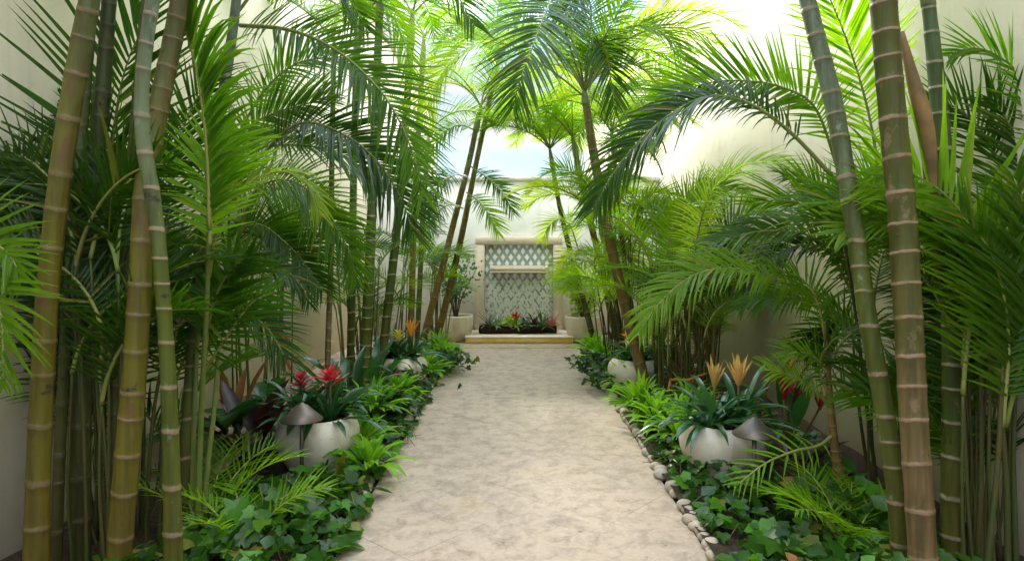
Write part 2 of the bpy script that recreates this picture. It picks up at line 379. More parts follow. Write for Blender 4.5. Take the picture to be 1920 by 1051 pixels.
# ---------------------------------------------------------------- palms
def frond(root, pts, L=.45, n=42, hint=None, roll=0., mat='leaf_mid', W=.027, pet=.14, droop=.35, a0=66, a1=30, vee=16, rib='midrib', rr=.011, side=0, ns=6, a_sp=4.):
    n = int(n*1.3); W = W*.74
    c = catmull(pts, 80); T, _, _ = frames(c)
    length = np.linalg.norm(np.diff(c, axis=0), axis=1).sum()
    u = np.linspace(0, 1, n); t = pet+(1-pet)*(u**.95)*.99
    ix = t*79; i0 = np.minimum(ix.astype(int), 78); fr = (ix-i0)[:, None]
    p = c[i0]*(1-fr)+c[i0+1]*fr; Tt = nrm(T[i0]*(1-fr)+T[i0+1]*fr)
    if hint is None:
        D = c[-1]-c[0]; D[2] = 0
        if np.linalg.norm(D) < .05: D = np.array([.3, -1., 0])
        B = nrm(np.cross(nrm(D), Z))[None]; B = nrm(B-(B*Tt).sum(1, keepdims=True)*Tt); N = np.cross(B, Tt)
    else:
        h = np.asarray(hint, float)[None]; N = nrm(h-(h*Tt).sum(1, keepdims=True)*Tt); B = np.cross(Tt, N)
    if roll:
        cr, sr = math.cos(R(roll)), math.sin(R(roll)); B, N = B*cr+N*sr, N*cr-B*sr
    Ps, Ds, Cs, Ls, Ws, Dr = [], [], [], [], [], []
    for sgn in (-1, 1):
        if side and sgn != side: continue
        keep = rng.random(n) > .025
        a = R(1)*(a0+(a1-a0)*u+rng.normal(0, a_sp, n)); v = R(1)*(vee+rng.normal(0, 6, n))
        d = np.cos(a)[:, None]*Tt+np.sin(a)[:, None]*(sgn*B*np.cos(v)[:, None]+N*np.sin(v)[:, None])
        lp = L*np.sin(pi*(.17+.74*u))**.75*(1+rng.normal(0, .07, n))*np.where(rng.random(n) < .06, rng.uniform(.35, .8, n), 1)
        Ps.append((p+rng.normal(0, .003, (n, 3)))[keep]); Ds.append(d[keep]); Cs.append((sgn*Tt)[keep]); Ls.append(lp[keep])
        Ws.append((W*(.75+.35*np.sin(pi*u)))[keep]); Dr.append((droop*(.6+.8*rng.random(n)))[keep])
    g = strips(np.vstack(Ps), np.vstack(Ds), np.vstack(Cs), np.concatenate(Ls), np.concatenate(Ws), np.concatenate(Dr), 'palm', ns)
    o = part('frond', g, mat, root, uv=LASTUV)
    part('midrib', tube(c[::3], np.linspace(rr, .003, len(c[::3])), 6), rib, root, parent=o, smooth=True)
    return o
def arc(p, az, e0, e1, L, bend=0., k=7):
    """control points of a frond leaving p at azimuth az (deg, 0=+X, 90=+Y), elevation e0 falling to e1"""
    pts = [np.array(p, float)]
    for i in range(k):
        s = (i+.5)/k; e = R(e0+(e1-e0)*s**1.25); a = R(az+bend*s)
        pts.append(pts[-1]+L/k*np.array([math.cos(e)*math.cos(a), math.cos(e)*math.sin(a), math.sin(e)]))
    return pts
def trunk_geo(pts, radii, spacing):
    ctl = np.hstack([np.asarray(pts, float), np.asarray(radii, float)[:, None]])
    c0 = catmull(ctl, 240); s = np.concatenate([[0], np.cumsum(np.linalg.norm(np.diff(c0[:, :3], axis=0), axis=1))])
    rows, rad, vv, q, i = [], [], [], 0., 0
    while q < s[-1]:
        sp = spacing*(.62+.76*random.random())*(1-.25*q/s[-1])
        for fr, k in ((0, 1.022), (.05, 1.03), (.10, .995), (.3, .98), (.6, .975), (.9, .995)):
            if q+fr*sp > s[-1]: break
            rows.append(q+fr*sp); rad.append(k); vv.append(i+fr)
        q += sp; i += 1
    rows = np.array(rows); c = np.stack([np.interp(rows, s, c0[:, k]) for k in range(4)], 1)
    T, A, B = frames(c[:, :3]); k = 18; th = np.arange(k+1)*2*pi/k; n = len(c)
    r = (c[:, 3]*np.array(rad))[:, None]
    ph = rng.random()*6; tilt = (.06*np.cos(th+ph))[None]*r
    V = c[:, None, :3]+r[..., None]*(A[:, None]*np.cos(th)[None, :, None]+B[:, None]*np.sin(th)[None, :, None])+T[:, None]*tilt[..., None]*2
    w = k+1; i = np.arange(n-1)[:, None]*w; j = np.arange(k)[None]
    f = np.stack([i+j, i+j+1, i+w+j+1, i+w+j], -1).reshape(-1, 4)
    uv = np.stack([np.broadcast_to(th/(2*pi), (n, w)), np.broadcast_to(np.array(vv)[:, None], (n, w))], -1).reshape(-1, 2)
    return (V.reshape(-1, 3), [f]), uv, c[-1, :3], T[-1]
def palm(name, pts, label, mat='t_olive', spacing=.18, cat='palm tree', group='tall ringed palm canes', shaft=.55, sm='shaft'):
    """pts: (px,py,Y,width_px) from the ground up"""
    w = [P(a, b, y) for a, b, y, _ in pts]; rad = [wd/2/F*y*DK*.83 for _, _, y, wd in pts]
    base = w[0].copy(); base[2] = 0.
    root = thing(name, base, label, cat, group)
    if w[0][2] > .02: w.insert(0, base+(w[0]-w[1])*np.array([.0, 0, 0])); rad.insert(0, rad[0]*1.08)
    g, uv, top, T = trunk_geo(w, rad, spacing)
    part('trunk', g, mat, root, smooth=True, uv=uv)
    if shaft:
        r = rad[-1]; c = [top-T*.03, top+T*shaft*.3, top+T*shaft*.7, top+T*shaft]
        part('crownshaft', tube(catmull(c, 16), np.interp(np.linspace(0, 1, 16), [0, .15, .5, 1], [r*1.08, r*1.25, r*1.0, r*.45]), 12), sm, root, smooth=True)
        top = top+T*shaft*.85
    return root, top, T
def crown(root, top, azs, L=1.5, e0=65, e1=-35, mat='leaf_mid', lf=.45, n=40, W=.027, **kw):
    for az in azs:
        l = L*(.85+.3*random.random()); m = mat if isinstance(mat, str) else random.choice(mat)
        frond(root, arc(top, az+random.uniform(-9, 9), e0+random.uniform(-10, 12), e1+random.uniform(-18, 18), l, random.uniform(-14, 14)),
              L=lf*(.85+.3*random.random()), n=n, mat=m, roll=random.uniform(-22, 22), W=W, **kw)
def shade_canopy(root, top, azs, L=1.7):  # unseen overhead fronds, added to darken the near end of the path
    crown(root, top, azs, L, 72, -8, ['leaf_mid', 'leaf_bright'], .5)
def xf(root, spec, L=.45, hint=(0, -.7, .7), **kw):
    """a frond given by a few points seen in the photograph, each with its own distance"""
    frond(root, [P(*q) for q in spec], L=L*DK, hint=hint, **kw)
def shoot(root, b, *a, st='stem_dark', **kw):
    b = np.asarray(b, float); o = ORG[root]
    b[0] = np.clip(b[0], -2.42, 2.42)
    g = np.array([b[0]*.75+o[0]*.25+random.uniform(-.06, .06), b[1]*.8+o[1]*.2+random.uniform(-.05, .05), 0.])
    if b[2] < 1.9: part('stem', tube(catmull([g, (g*.55+b*.45)+np.array([random.uniform(-.03, .03), 0, 0]), b], 14), np.linspace(.009, .006, 14), 6), st, root, smooth=True)
    frond(root, arc(b, *a), **kw)
CAM = (0, -1, .25); UPM = (0, -.5, .85)

# ---------------------------------------------------------------- setting
single('ground', sheet(-60, 60, -30, 120, -.02), 'soil', (0, 0, 0), kind='structure')
PX0, PX1 = -.90, .97
single('path', sheet(PX0, PX1, -2.5, 10.2, .0, 4, 24), 'path', (0, 0, 0), kind='structure')
single('terrace', sheet(-2.5, 2.5, 10.2, 11.6, .004, 4, 4), 'path', (0, 0, 0), kind='structure')
def bedz(X, Y): return .015+.025*np.sin(X*5+Y*3)*np.sin(Y*4.1)
for nm, a, b in (('garden_bed', -1.95, -.93), ('garden_bed', .972, 2.5)):
    single(nm, sheet(a, b, -2.5, 10.18, .02, 16, 90, lambda X, Y: bedz(X, Y)+.02), 'soil', (0, 0, 0), kind='structure')
single('garden_bed', sheet(-2.5, -1.95, -2.5, 4.2, .02, 8, 60, lambda X, Y: bedz(X, Y)+.02), 'soil', (0, 0, 0), kind='structure')  # dark soil in place of sand, painting the dense shade around the canes
single('sand_strip', sheet(-2.5, -1.95, 4.2, 10.18, .02, 8, 60, lambda X, Y: .045+.02*np.sin(Y*3.3+X*4)), 'sand', (0, 0, 0), kind='structure')

WH = 5.95
def wallthing(name, geo, mat, loc, label, cop):
    r = thing(name, loc, label, 'wall')
    part('wall_body', geo, mat, r); part('coping', cop, 'coping', r)
    return r
wallthing('garden_wall', box(-2.75, -2.5, -3, 21, -.02, WH-.42), 'wall', (-2.6, 9, 0), 'tall cream stucco wall along the left side behind the palms', box(-2.79, -2.45, -3.02, 21.03, WH-.418, WH+.08))
wallthing('garden_wall', box(2.5, 2.75, -3, 24, -.02, WH-.42), 'wall', (2.6, 9, 0), 'tall cream stucco wall along the right side with dappled sunlight', box(2.45, 2.79, -3.02, 24.03, WH-.418, WH+.08))
wallthing('end_wall', box(-2.496, 2.496, 11.60, 11.85, -.02, 2.68), 'farwall', (0, 11.7, 0), 'lower whitish wall closing the far end behind the fountain', box(-2.496, 2.496, 11.55, 11.90, 2.682, 2.76))

# fountain
fx, fy = .064, 11.44
ft = thing('wall_fountain', (fx, fy, 0), 'wall fountain with diamond mosaic panel framed in pink stone', 'fountain')
def fb(x0, x1, y0, y1, z0, z1, b=.008): return box(fx+x0, fx+x1, fy+y0, fy+y1, z0, z1, b)
part('pilaster', fb(-.75, -.59, 0, .158, .004, 1.58), 'stone', ft); part('pilaster', fb(.59, .75, 0, .158, .004, 1.58), 'stone', ft)
part('lintel', fb(-.75, .75, -.004, .158, 1.582, 1.715), 'stone', ft)
part('mosaic_panel', fb(-.588, .588, .07, .155, .1, 1.58, .002), 'tile', ft)
sp = part('spout_shelf', join(fb(-.50, .50, -.15, .068, 1.10, 1.135), fb(-.50, -.43, -.15, .068, 1.137, 1.22), fb(.43, .50, -.15, .068, 1.137, 1.22), fb(-.428, .428, -.15, -.10, 1.137, 1.20), fb(-.428, .428, .02, .068, 1.137, 1.225)), 'stone', ft)
part('trough_water', fb(-.428, .428, -.098, .018, 1.138, 1.165, .001), M['bronze'], ft, parent=sp)
bs = part('basin_step', fb(-.86, .86, -.80, -.004, .006, .085, .004), 'gold', ft)
part('step_slab', fb(-.87, .87, -.815, -.004, .087, .12, .010), 'stone', ft, parent=bs)

# pebbles
def peb_mesh(seed):
    r2 = np.random.default_rng(seed); k, n = 14, 9
    ph = np.linspace(0, pi, n); th = np.arange(k)*2*pi/k
    V = np.stack([np.sin(ph)[:, None]*np.cos(th), np.sin(ph)[:, None]*np.sin(th), np.broadcast_to(np.cos(ph)[:, None], (n, k))], -1).reshape(-1, 3)
    w = r2.normal(0, 1.3, (3, 3)); V = V*(1+.09*np.sin(V@w.T).sum(1, keepdims=True))
    i = np.arange(n-1)[:, None]*k; j = np.arange(k)[None]; jn = (j+1) % k
    return mesh('pebble', V, [np.stack([i+j, i+k+j, i+k+jn, i+jn], -1).reshape(-1, 4)], ['pebble'], smooth=True)
pm = [peb_mesh(i) for i in range(5)]
def pebbles(x, y0, y1, label, group, skip=.0):
    y = y0
    while y < y1:
        s = random.uniform(.027, .054)
        if random.random() > skip:
            o = bpy.data.objects.new('pebble', random.choice(pm)); COL.objects.link(o)
            o.location = (x+random.uniform(-.015, .02), y, s*.5); o.scale = (s*1.05, s*random.uniform(.9, 1.25), s*.75); o.rotation_euler = (random.uniform(-.2, .2), random.uniform(-.2, .2), random.uniform(0, 6))
            tag(o, label, 'pebble', group)
        y += s*2.0
pebbles(.995, 3.3, 8.4, 'rounded beige pebble in the row edging the right side of the path', 'pebbles edging the right of the path', .05)
pebbles(-.955, 3.5, 8.2, 'rounded beige pebble in the row edging the left side of the path', 'pebbles edging the left of the path', .25)

# ---------------------------------------------------------------- palms, left
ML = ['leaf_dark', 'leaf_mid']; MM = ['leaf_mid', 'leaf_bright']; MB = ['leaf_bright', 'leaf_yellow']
GL = 'ringed palm canes on the left of the path'; GR = 'ringed palm canes on the right of the path'
DK = .87
r, t, T = palm('palm_tree', [(68,1075,3.16,56),(70,950,3.16,50),(78,750,3.17,48),(92,520,3.2,46),(120,280,3.2,46),(150,100,3.2,46),(172,-20,3.2,42),(200,-180,3.2,36),(225,-300,3.2,32)],
  'thick olive palm cane standing nearest the left edge, leaning right', 't_olive', .20, group=GL)
crown(r, t, (100, 160, 215, 30, -10), 1.7, mat=ML, lf=.5); shade_canopy(r, t, (-45, -90, 0))
r, t, T = palm('palm_tree', [(222,1066,3.2,54),(235,900,3.2,54),(252,700,3.22,52),(264,500,3.25,48),(272,350,3.3,46),(298,200,3.35,44),(325,70,3.4,42),(345,-40,3.4,40),(375,-200,3.4,34),(395,-300,3.4,30)],
  'thick yellow-brown palm cane crossed by a thinner bent one', 't_olive', .17, group=GL)
crown(r, t, (60, 120, 10, 190), 1.7, mat=ML, lf=.5); shade_canopy(r, t, (-30, -70, -120, 5), 1.9)
r, t, T = palm('palm_tree', [(325,1066,3.15,44),(322,900,3.14,38),(316,720,3.12,34),(303,520,3.1,32),(288,380,3.1,34),(270,270,3.1,34),(266,170,3.1,32),(276,70,3.1,30),(288,-10,3.1,30),(305,-150,3.1,26)],
  'slim palm cane with a pale bent upper stem in front of the thick brown one', 't_pale', .18, group=GL)
crown(r, t, (140, 200, 70), 1.5, mat=ML, lf=.45); shade_canopy(r, t, (-20, -60, -100))
r, t, T = palm('palm_tree', [(105,1040,3.5,26),(112,850,3.5,24),(125,600,3.5,24),(140,400,3.55,24),(158,200,3.6,22),(175,0,3.6,20),(190,-150,3.6,18)],
  'thin dark green palm cane just right of the leftmost thick cane', 't_dark', .2, group=GL)
crown(r, t, (90, 180, 30), 1.4, mat=ML)
r, t, T = palm('palm_tree', [(150,1005,3.6,46),(152,800,3.6,42),(158,600,3.65,38),(170,400,3.7,36),(190,200,3.7,34),(205,0,3.7,30),(215,-120,3.7,26)],
  'dark shaded palm cane behind the two thickest left canes', 't_dark', .2, group=GL)
crown(r, t, (100, 50, 150), 1.5, mat=ML)
r, t, T = palm('palm_tree', [(345,960,4.0,30),(350,820,4.0,28),(362,650,4.05,26),(378,480,4.1,25),(396,330,4.2,25),(418,180,4.3,24),(436,60,4.4,22),(450,-60,4.5,20)],
  'brown palm cane with a pale grey-green upper stem behind the slim bent one', 't_pale', .19, group=GL, shaft=.4)
PG = r
xf(r, [(450,48,4.5),(540,56,4.4),(620,88,4.35),(690,145,4.3),(740,210,4.3),(775,290,4.3),(792,365,4.3)], .5, (0,-.75,.6), mat='leaf_mid', n=64, pet=.04, rr=.013)
xf(r, [(448,20,4.6),(500,-40,4.7),(570,-60,4.8),(640,-20,4.9),(690,60,4.9)], .5, (0,-.75,.6), mat='leaf_mid', n=50)
crown(r, t, (80, 130, 20), 1.5, mat=MM)
r, t, T = palm('palm_tree', [(206,1010,3.55,28),(214,800,3.6,26),(228,560,3.6,24),(244,340,3.65,22),(262,120,3.7,20),(275,-40,3.7,18)],
  'thin brown palm cane half hidden behind the thick yellow-brown one', 't_dark', .18, group=GL)
crown(r, t, (110, 60), 1.3, mat=ML)

DK = 1.
xf(PG, [(450,-60,3.92),(560,-170,3.95),(680,-170,4.),(780,-100,4.1),(850,-20,4.2),(890,50,4.2)], .45, (0,-.7,.7), mat='leaf_dark', n=50, droop=.6)
xf(PG, [(450,-60,3.92),(520,-110,4.1),(600,-110,4.4),(690,-40,4.8),(750,60,5.),(775,150,5.)], .42, (0,-.7,.7), mat='leaf_bright', n=50, droop=.5)
DK = .87
# young shoots behind the near left canes
def shoot_clump(name, base, stems, label, mat='stem', rad=.012, cat='palm clump', group=None):
    root = thing(name, base, label, cat, group)
    for a in stems:
        a = [P(*q) for q in a]
        if a[0][2] > .02: a.insert(0, np.array([a[0][0], a[0][1], 0.]))
        part('stem', tube(catmull(a, 20), np.linspace(rad*1.2, rad*.7, 20), 8), mat, root, smooth=True)
    return root
LC = shoot_clump('palm_clump', G(235, 960), [[(225,960,3.9),(212,760,3.9),(206,500,3.9)], [(250,955,4.),(232,800,4.),(200,600,4.)], [(275,960,3.9),(290,760,3.9),(330,560,3.9)], [(300,965,3.9),(305,800,3.9),(300,600,3.9)], [(190,960,4.),(180,760,4.),(170,560,4.)], [(265,945,4.1),(270,780,4.1),(262,640,4.1)]],
  'dense dark clump of young palm shoots behind the near left canes', 'stem_dark', .010)
xf(LC, [(206,560,3.9),(205,420,3.9),(214,240,3.85),(238,120,3.8),(285,20,3.75)], .80, CAM, mat='leaf_dark', n=26, W=.04, pet=.2, droop=.12, a0=62, a1=35)
xf(LC, [(205,640,3.95),(198,500,3.9),(196,400,3.85),(190,330,3.85),(170,270,3.8)], .72, CAM, mat='leaf_dark', n=24, W=.038, pet=.1, droop=.2)
xf(LC, [(200,640,4),(150,470,3.9),(90,380,3.8),(20,340,3.7),(-60,350,3.6)], .6, (0,-.8,.5), mat='leaf_dark', n=40)
xf(LC, [(180,700,4),(140,560,3.9),(80,480,3.8),(10,450,3.7),(-60,470,3.6)], .55, (0,-.8,.5), mat='leaf_dark', n=40)
xf(LC, [(300,600,4),(310,430,4),(330,300,4),(360,200,4),(420,130,4)], .5, CAM, mat='leaf_dark', n=40)
xf(LC, [(270,640,4.1),(240,440,4.2),(225,330,4.2),(180,240,4.2),(120,190,4.2)], .5, CAM, mat='leaf_dark', n=40)
for k in range(27):
    az = random.uniform(20, 200); b = P(random.uniform(110, 340), random.uniform(560, 900), random.uniform(3.9, 4.3))
    shoot(LC, b, az, 78, -10, random.uniform(.9, 1.3), L=.42, n=34, mat=random.choice(ML), roll=random.uniform(-40, 40))
for k in range(10):
    b = P(random.uniform(125, 225), random.uniform(480, 820), 3.42)
    shoot(LC, b, random.uniform(-30, 210), 80, -5, random.uniform(.6, .95), L=.36, n=26, mat='leaf_dark', roll=random.uniform(-50, 50))
for q in ([(-190,640,2.75),(-110,540,2.7),(-40,520,2.68),(0,580,2.66),(8,720,2.65)], [(-170,620,2.8),(-120,480,2.75),(-60,440,2.75),(10,470,2.7),(40,520,2.7)]):
    xf(LC, q, .30, (0,-.8,.6), mat='leaf_bright', n=26, W=.03, droop=.3)

frond(LC, arc(P(300,640,3.9), 60, 40, -85, 1.0), L=.3, n=24, mat='brown_leaf', droop=1.4)
C2 = shoot_clump('palm_clump', G(375, 930), [[(372,925,3.95),(378,760,3.9),(388,560,3.7),(392,400,3.6)], [(360,930,4.),(364,780,4.),(372,600,4.)], [(385,920,4.),(402,760,4.),(410,640,4.)]],
  'young palm with one tall bright green upright frond beside the slim bent cane', rad=.015)
xf(C2, [(393,430,3.6),(390,330,3.58),(383,230,3.55),(368,130,3.5),(345,50,3.45),(322,-20,3.4)], .50, (.35,-1,.1), mat='leaf_mid', n=54, W=.032, pet=.05, droop=1.05, a0=40, a1=25, side=1)
xf(C2, [(393,460,3.6),(398,380,3.62),(410,310,3.65),(440,250,3.7)], .42, (.2,-1,.2), mat='leaf_bright', n=24, W=.034, pet=.1, droop=.3, side=0)
xf(C2, [(392,520,3.8),(405,440,3.8),(450,360,3.8),(520,322,3.85),(575,345,3.9),(600,400,3.9)], .33, (0,-.3,.9), mat='leaf_yellow', n=34, droop=.8, W=.024)
xf(C2, [(385,650,3.9),(400,570,3.9),(430,510,3.9),(475,478,3.9)], .42, CAM, mat='leaf_dark', n=18, W=.04, droop=.1)
xf(C2, [(382,680,3.95),(395,640,3.95),(430,590,4.),(470,592,4.),(505,620,4.),(535,670,4.)], .3, (0,-.6,.8), mat='leaf_dark', n=40, W=.022)
xf(C2, [(388,600,4),(400,560,4.2),(440,510,4.4),(490,495,4.5),(535,508,4.5),(565,535,4.5),(580,570,4.5)], .26, (0,-.5,.8), mat='leaf_dark', n=44, W=.022, droop=.6)
xf(C2, [(380,700,3.95),(420,640,3.9),(470,570,3.9),(520,545,3.9)], .4, CAM, mat='leaf_dark', n=14, W=.03)

DK = 1.
MC = shoot_clump('palm_clump', G(470, 800), [[(470,790,5.7),(462,650,5.5),(452,460,5.2)], [(455,790,5.8),(448,640,5.6),(440,480,5.3)], [(490,790,5.8),(500,660,5.8),(510,520,5.8)]],
  'arching palm shoots hanging over the pale wall above the red flowered pot', 'stem')
xf(MC, [(452,440,5.2),(470,370,5.1),(515,338,5.),(570,350,5.),(617,410,5.),(655,470,5.),(668,530,5.)], .44, (0,-.75,.6), mat='leaf_mid', n=60)
xf(MC, [(440,470,5.3),(455,430,5.3),(490,422,5.3),(533,453,5.3),(570,492,5.3),(605,545,5.3)], .42, (0,-.8,.5), mat='leaf_dark', n=56)
xf(MC, [(452,300,4.6),(470,240,4.5),(515,212,4.5),(565,198,4.5),(620,178,4.5)], .42, (0,-.8,.5), mat='leaf_mid', n=44)
xf(MC, [(450,310,4.5),(480,280,4.4),(545,272,4.3),(613,280,4.3),(665,305,4.3),(700,350,4.3)], .4, (0,-.6,.8), mat='leaf_mid', n=54)
xf(MC, [(480,300,4.4),(560,232,4.2),(640,250,4.1),(705,300,4.1),(752,372,4.1),(775,440,4.1)], .46, (.2,-.7,.6), mat='leaf_dark', n=66)
xf(MC, [(452,240,4.9),(500,165,4.9),(560,118,4.9),(640,112,5.),(700,160,5.)], .42, (0,-.8,.5), mat='leaf_mid', n=50)
xf(MC, [(452,420,5.2),(440,330,5.2),(470,260,5.3),(530,240,5.4)], .4, CAM, mat='leaf_mid', n=40)
xf(MC, [(500,560,5.8),(520,440,5.8),(560,380,5.9),(620,360,6.)], .36, CAM, mat='leaf_mid', n=40)
for k in range(9):
    b = P(random.uniform(420, 560), random.uniform(420, 560), random.uniform(5.2, 6.3))
    shoot(MC, b, random.uniform(-20, 190), 80, -20, random.uniform(.8, 1.3), L=.38, n=36, mat=random.choice(MM+['leaf_dark']), roll=random.uniform(-40, 40))

# mid-left canes
GM = 'green ringed canes of the middle left group'
mids = [
 ([(612,800,5.75,13),(615,650,5.8,13),(620,500,5.9,13),(622,330,6.,12),(625,150,6.,11)], 'slender brown cane, leftmost of the middle left group', 't_brown', .14, (100, 20, 200)),
 ([(655,760,6.4,18),(658,640,6.5,18),(661,480,6.5,17),(663,330,6.6,16),(668,120,6.6,15)], 'bright green ringed cane second from left in the middle left group', 't_green', .15, (80, 170, 330)),
 ([(676,775,6.1,26),(684,660,6.2,25),(692,520,6.2,23),(699,350,6.3,21),(706,160,6.3,19),(712,20,6.3,17)], 'thickest white-ringed dark green cane of the middle left group', 't_green', .13, (30, 110, 200, 300)),
 ([(712,705,6.9,22),(720,640,7.,21),(734,520,7.,20),(747,400,7.1,19),(760,240,7.1,18),(770,80,7.1,16)], 'green cane leaning right with a brown foot beside the left yellow flowered pot', 't_green', .16, (20, 80, 160, 320)),
 ([(768,680,8.2,15),(772,560,8.2,15),(776,420,8.3,14),(784,260,8.3,13),(792,120,8.3,12)], 'thin brown upright cane behind the yellow flowered left pot', 't_red', .2, (60, 150, 350)),
 ([(780,672,8.9,12),(786,560,8.9,12),(792,420,9.,12),(800,300,9.,11)], 'thin pale cane standing close behind the thin brown upright one', 't_pale', .2, (40, 180)),
 ([(788,668,9.4,17),(803,600,9.4,16),(830,500,9.4,15),(850,420,9.5,14),(878,310,9.5,13),(893,240,9.5,12)], 'slanting brown cane, left one of the far leaning pair', 't_red', .2, (10, 80, 150, 220, 300, 45, 190, 330)),
 ([(812,660,9.7,17),(828,600,9.7,16),(848,520,9.7,15),(868,430,9.7,14),(890,320,9.7,12),(915,200,9.7,12),(926,150,9.7,11)], 'slanting brown cane, taller right one of the far leaning pair', 't_red', .2, (0, 60, 130, 200, 270, 330, 30, 95, 165, 240, 300)),
]
for i, (pts, lab, mt, sp_, azs) in enumerate(mids):
    r, t, T = palm('palm_tree', pts, lab, mt, sp_, group=GM, shaft=.4)
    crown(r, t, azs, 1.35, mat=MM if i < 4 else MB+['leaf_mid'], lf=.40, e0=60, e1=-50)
    if i == 6:
        xf(r, [(893,245,9.5),(860,235,9.4),(825,255,9.3),(800,300,9.3)], .45, (0,-.7,.7), mat='leaf_mid', n=40)
        xf(r, [(880,310,9.5),(915,335,9.3),(945,365,9.2),(962,400,9.2)], .35, (0,-.6,.8), mat='leaf_dark', n=40)
        xf(r, [(876,330,9.5),(850,330,9.2),(820,350,9.),(800,400,9.)], .45, (0,-.7,.7), mat='leaf_dark', n=40)
        xf(r, [(874,360,9.5),(900,380,9.3),(925,415,9.2),(935,440,9.2)], .35, (0,-.6,.8), mat='leaf_bright', n=36)
        xf(r, [(868,390,9.5),(840,385,9.2),(810,410,9.),(800,450,9.)], .4, (0,-.6,.8), mat='leaf_mid', n=36)

LM = shoot_clump('palm_clump', G(680, 745), [[(650,740,7.),(640,600,7.),(632,480,7.)], [(700,735,7.2),(706,600,7.2),(712,480,7.2)], [(735,720,7.6),(730,600,7.6),(722,520,7.6)], [(760,700,8.1),(752,580,8.1),(758,480,8.1)]],
  'loose green palm shoots between the middle left canes', 'stem', .01)
for k in range(22):
    b = P(random.uniform(625, 770), random.uniform(480, 640), random.uniform(6.8, 8.2))
    shoot(LM, b, random.uniform(-60, 200), 75, -30, random.uniform(.6, 1.05), L=.3, n=30, mat=random.choice(MM+['leaf_dark']), W=.02, roll=random.uniform(-40, 40))
LF = shoot_clump('palm_clump', G(835, 668), [[(835,665,9.7),(842,600,9.7),(850,560,9.7)], [(815,668,9.6),(810,590,9.6),(806,540,9.6)]],
  'pale feathery palm shoots at the foot of the far left leaning canes', 'stem', .01)
for k in range(9):
    b = P(random.uniform(790, 850), random.uniform(500, 570), random.uniform(9.3, 10.))
    shoot(LF, b, random.uniform(-80, 200), 70, -40, random.uniform(.5, .9), L=.3, n=28, mat=random.choice(['leaf_mid', 'leaf_bright']), W=.022, roll=random.uniform(-40, 40))

# top centre fronds come from the tall right-hand palm
# ---------------------------------------------------------------- palms, right
DK = .88
r, t, T = palm('palm_tree', [(1733,1085,3.1,62),(1725,960,3.1,60),(1714,800,3.12,60),(1703,600,3.15,60),(1691,400,3.18,60),(1672,200,3.2,58),(1656,0,3.2,57),(1645,-120,3.2,50),(1640,-230,3.2,44)],
  'thickest palm cane with pale rings in the right foreground', 't_brown', .155, group=GR)
crown(r, t, (80, 40, 150), 1.7, mat=MM, lf=.5); shade_canopy(r, t, (180, 225, 270, 320, 200), 1.9)
r, t, T = palm('palm_tree', [(1692,1070,3.25,44),(1678,900,3.25,42),(1655,750,3.28,41),(1628,600,3.3,40),(1598,400,3.4,40),(1564,200,3.5,40),(1526,50,3.55,38),(1500,-60,3.6,34),(1480,-160,3.6,28)],
  'leaning palm cane with grey upper stem left of the thickest right one', 't_pale', .17, group=GR)
crown(r, t, (70, 130, 20), 1.6, mat=MM, lf=.5); shade_canopy(r, t, (180, 210, 250, 300), 1.9)
RB = r
xf(r, [(1650,330,4.9),(1628,210,4.85),(1598,105,4.8),(1557,0,4.7),(1520,-80,4.6)], .66, CAM, mat='leaf_bright', n=44, W=.034, droop=.25, pet=.05)
r, t, T = palm('palm_tree', [(1783,1040,3.6,46),(1784,900,3.6,44),(1786,700,3.6,42),(1780,480,3.65,40),(1770,300,3.7,38),(1755,140,3.7,34),(1740,0,3.7,28)],
  'blue-green palm cane standing right of the thickest right one', 't_green', .19, group=GR, sm='shaft')
crown(r, t, (60, 110, 10), 1.5, mat=MM); shade_canopy(r, t, (200, 250, 310))
# brown folded sheath beside the thick cane
part('dry_sheath', tube(catmull([P(1690,60,3.45), P(1712,150,3.45), P(1738,250,3.45), P(1750,400,3.5), P(1762,520,3.55)], 24), np.interp(np.linspace(0, 1, 24), [0, .3, .6, 1], [.012, .036, .03, .02]), 10), 'sheath', r, smooth=True)
DK = 1.
# tall slanting palm of the right middle with the drooping top-centre fronds
r, t, T = palm('palm_tree', [(1222,765,6.4,30),(1212,730,6.5,27),(1184,620,6.6,25),(1150,480,6.6,24),(1128,370,6.6,22),(1110,270,6.6,20),(1098,190,6.6,17)],
  'tall slanting brown palm cane in the right middle with drooping crown overhead', 't_red', .16, group=GR, shaft=.12)
TC = r
xf(r, [(1096,172,6.6),(1060,60,6.2),(1045,-10,5.7),(1020,30,5.3),(998,90,5.1),(975,150,5.),(962,205,5.)], .62, (0,-.8,.5), mat='leaf_dark', n=56, W=.034, droop=.55, pet=.38)
xf(r, [(1094,180,6.6),(1055,148,6.4),(1017,121,6.2),(960,85,6.),(900,82,5.9),(850,112,5.9),(812,170,5.9),(795,230,5.9)], .55, (0,-.6,.8), mat='leaf_yellow', n=60, pet=.3, rib='midrib_orange', droop=.5)
xf(r, [(1096,172,6.6),(1085,110,6.4),(1062,55,6.2),(1035,20,6.),(1000,10,5.8),(960,40,5.7)], .6, (0,-.7,.7), mat='leaf_bright', n=50, droop=.6)
xf(r, [(1096,172,6.6),(1100,110,6.5),(1108,50,6.4),(1105,0,6.3),(1080,-30,6.1),(1060,40,5.9)], .58, CAM, mat='leaf_dark', n=50, droop=.6)
xf(r, [(1097,175,6.6),(1118,105,6.4),(1150,40,6.2),(1190,-20,6.),(1250,-40,5.8)], .5, (0,-.7,.6), mat='leaf_bright', n=46, droop=.5)
xf(r, [(1097,170,6.6),(1108,100,6.5),(1122,70,6.4),(1138,110,6.3),(1148,165,6.3),(1152,210,6.3)], .5, (0,-.7,.6), mat='leaf_dark', n=44, droop=.8)
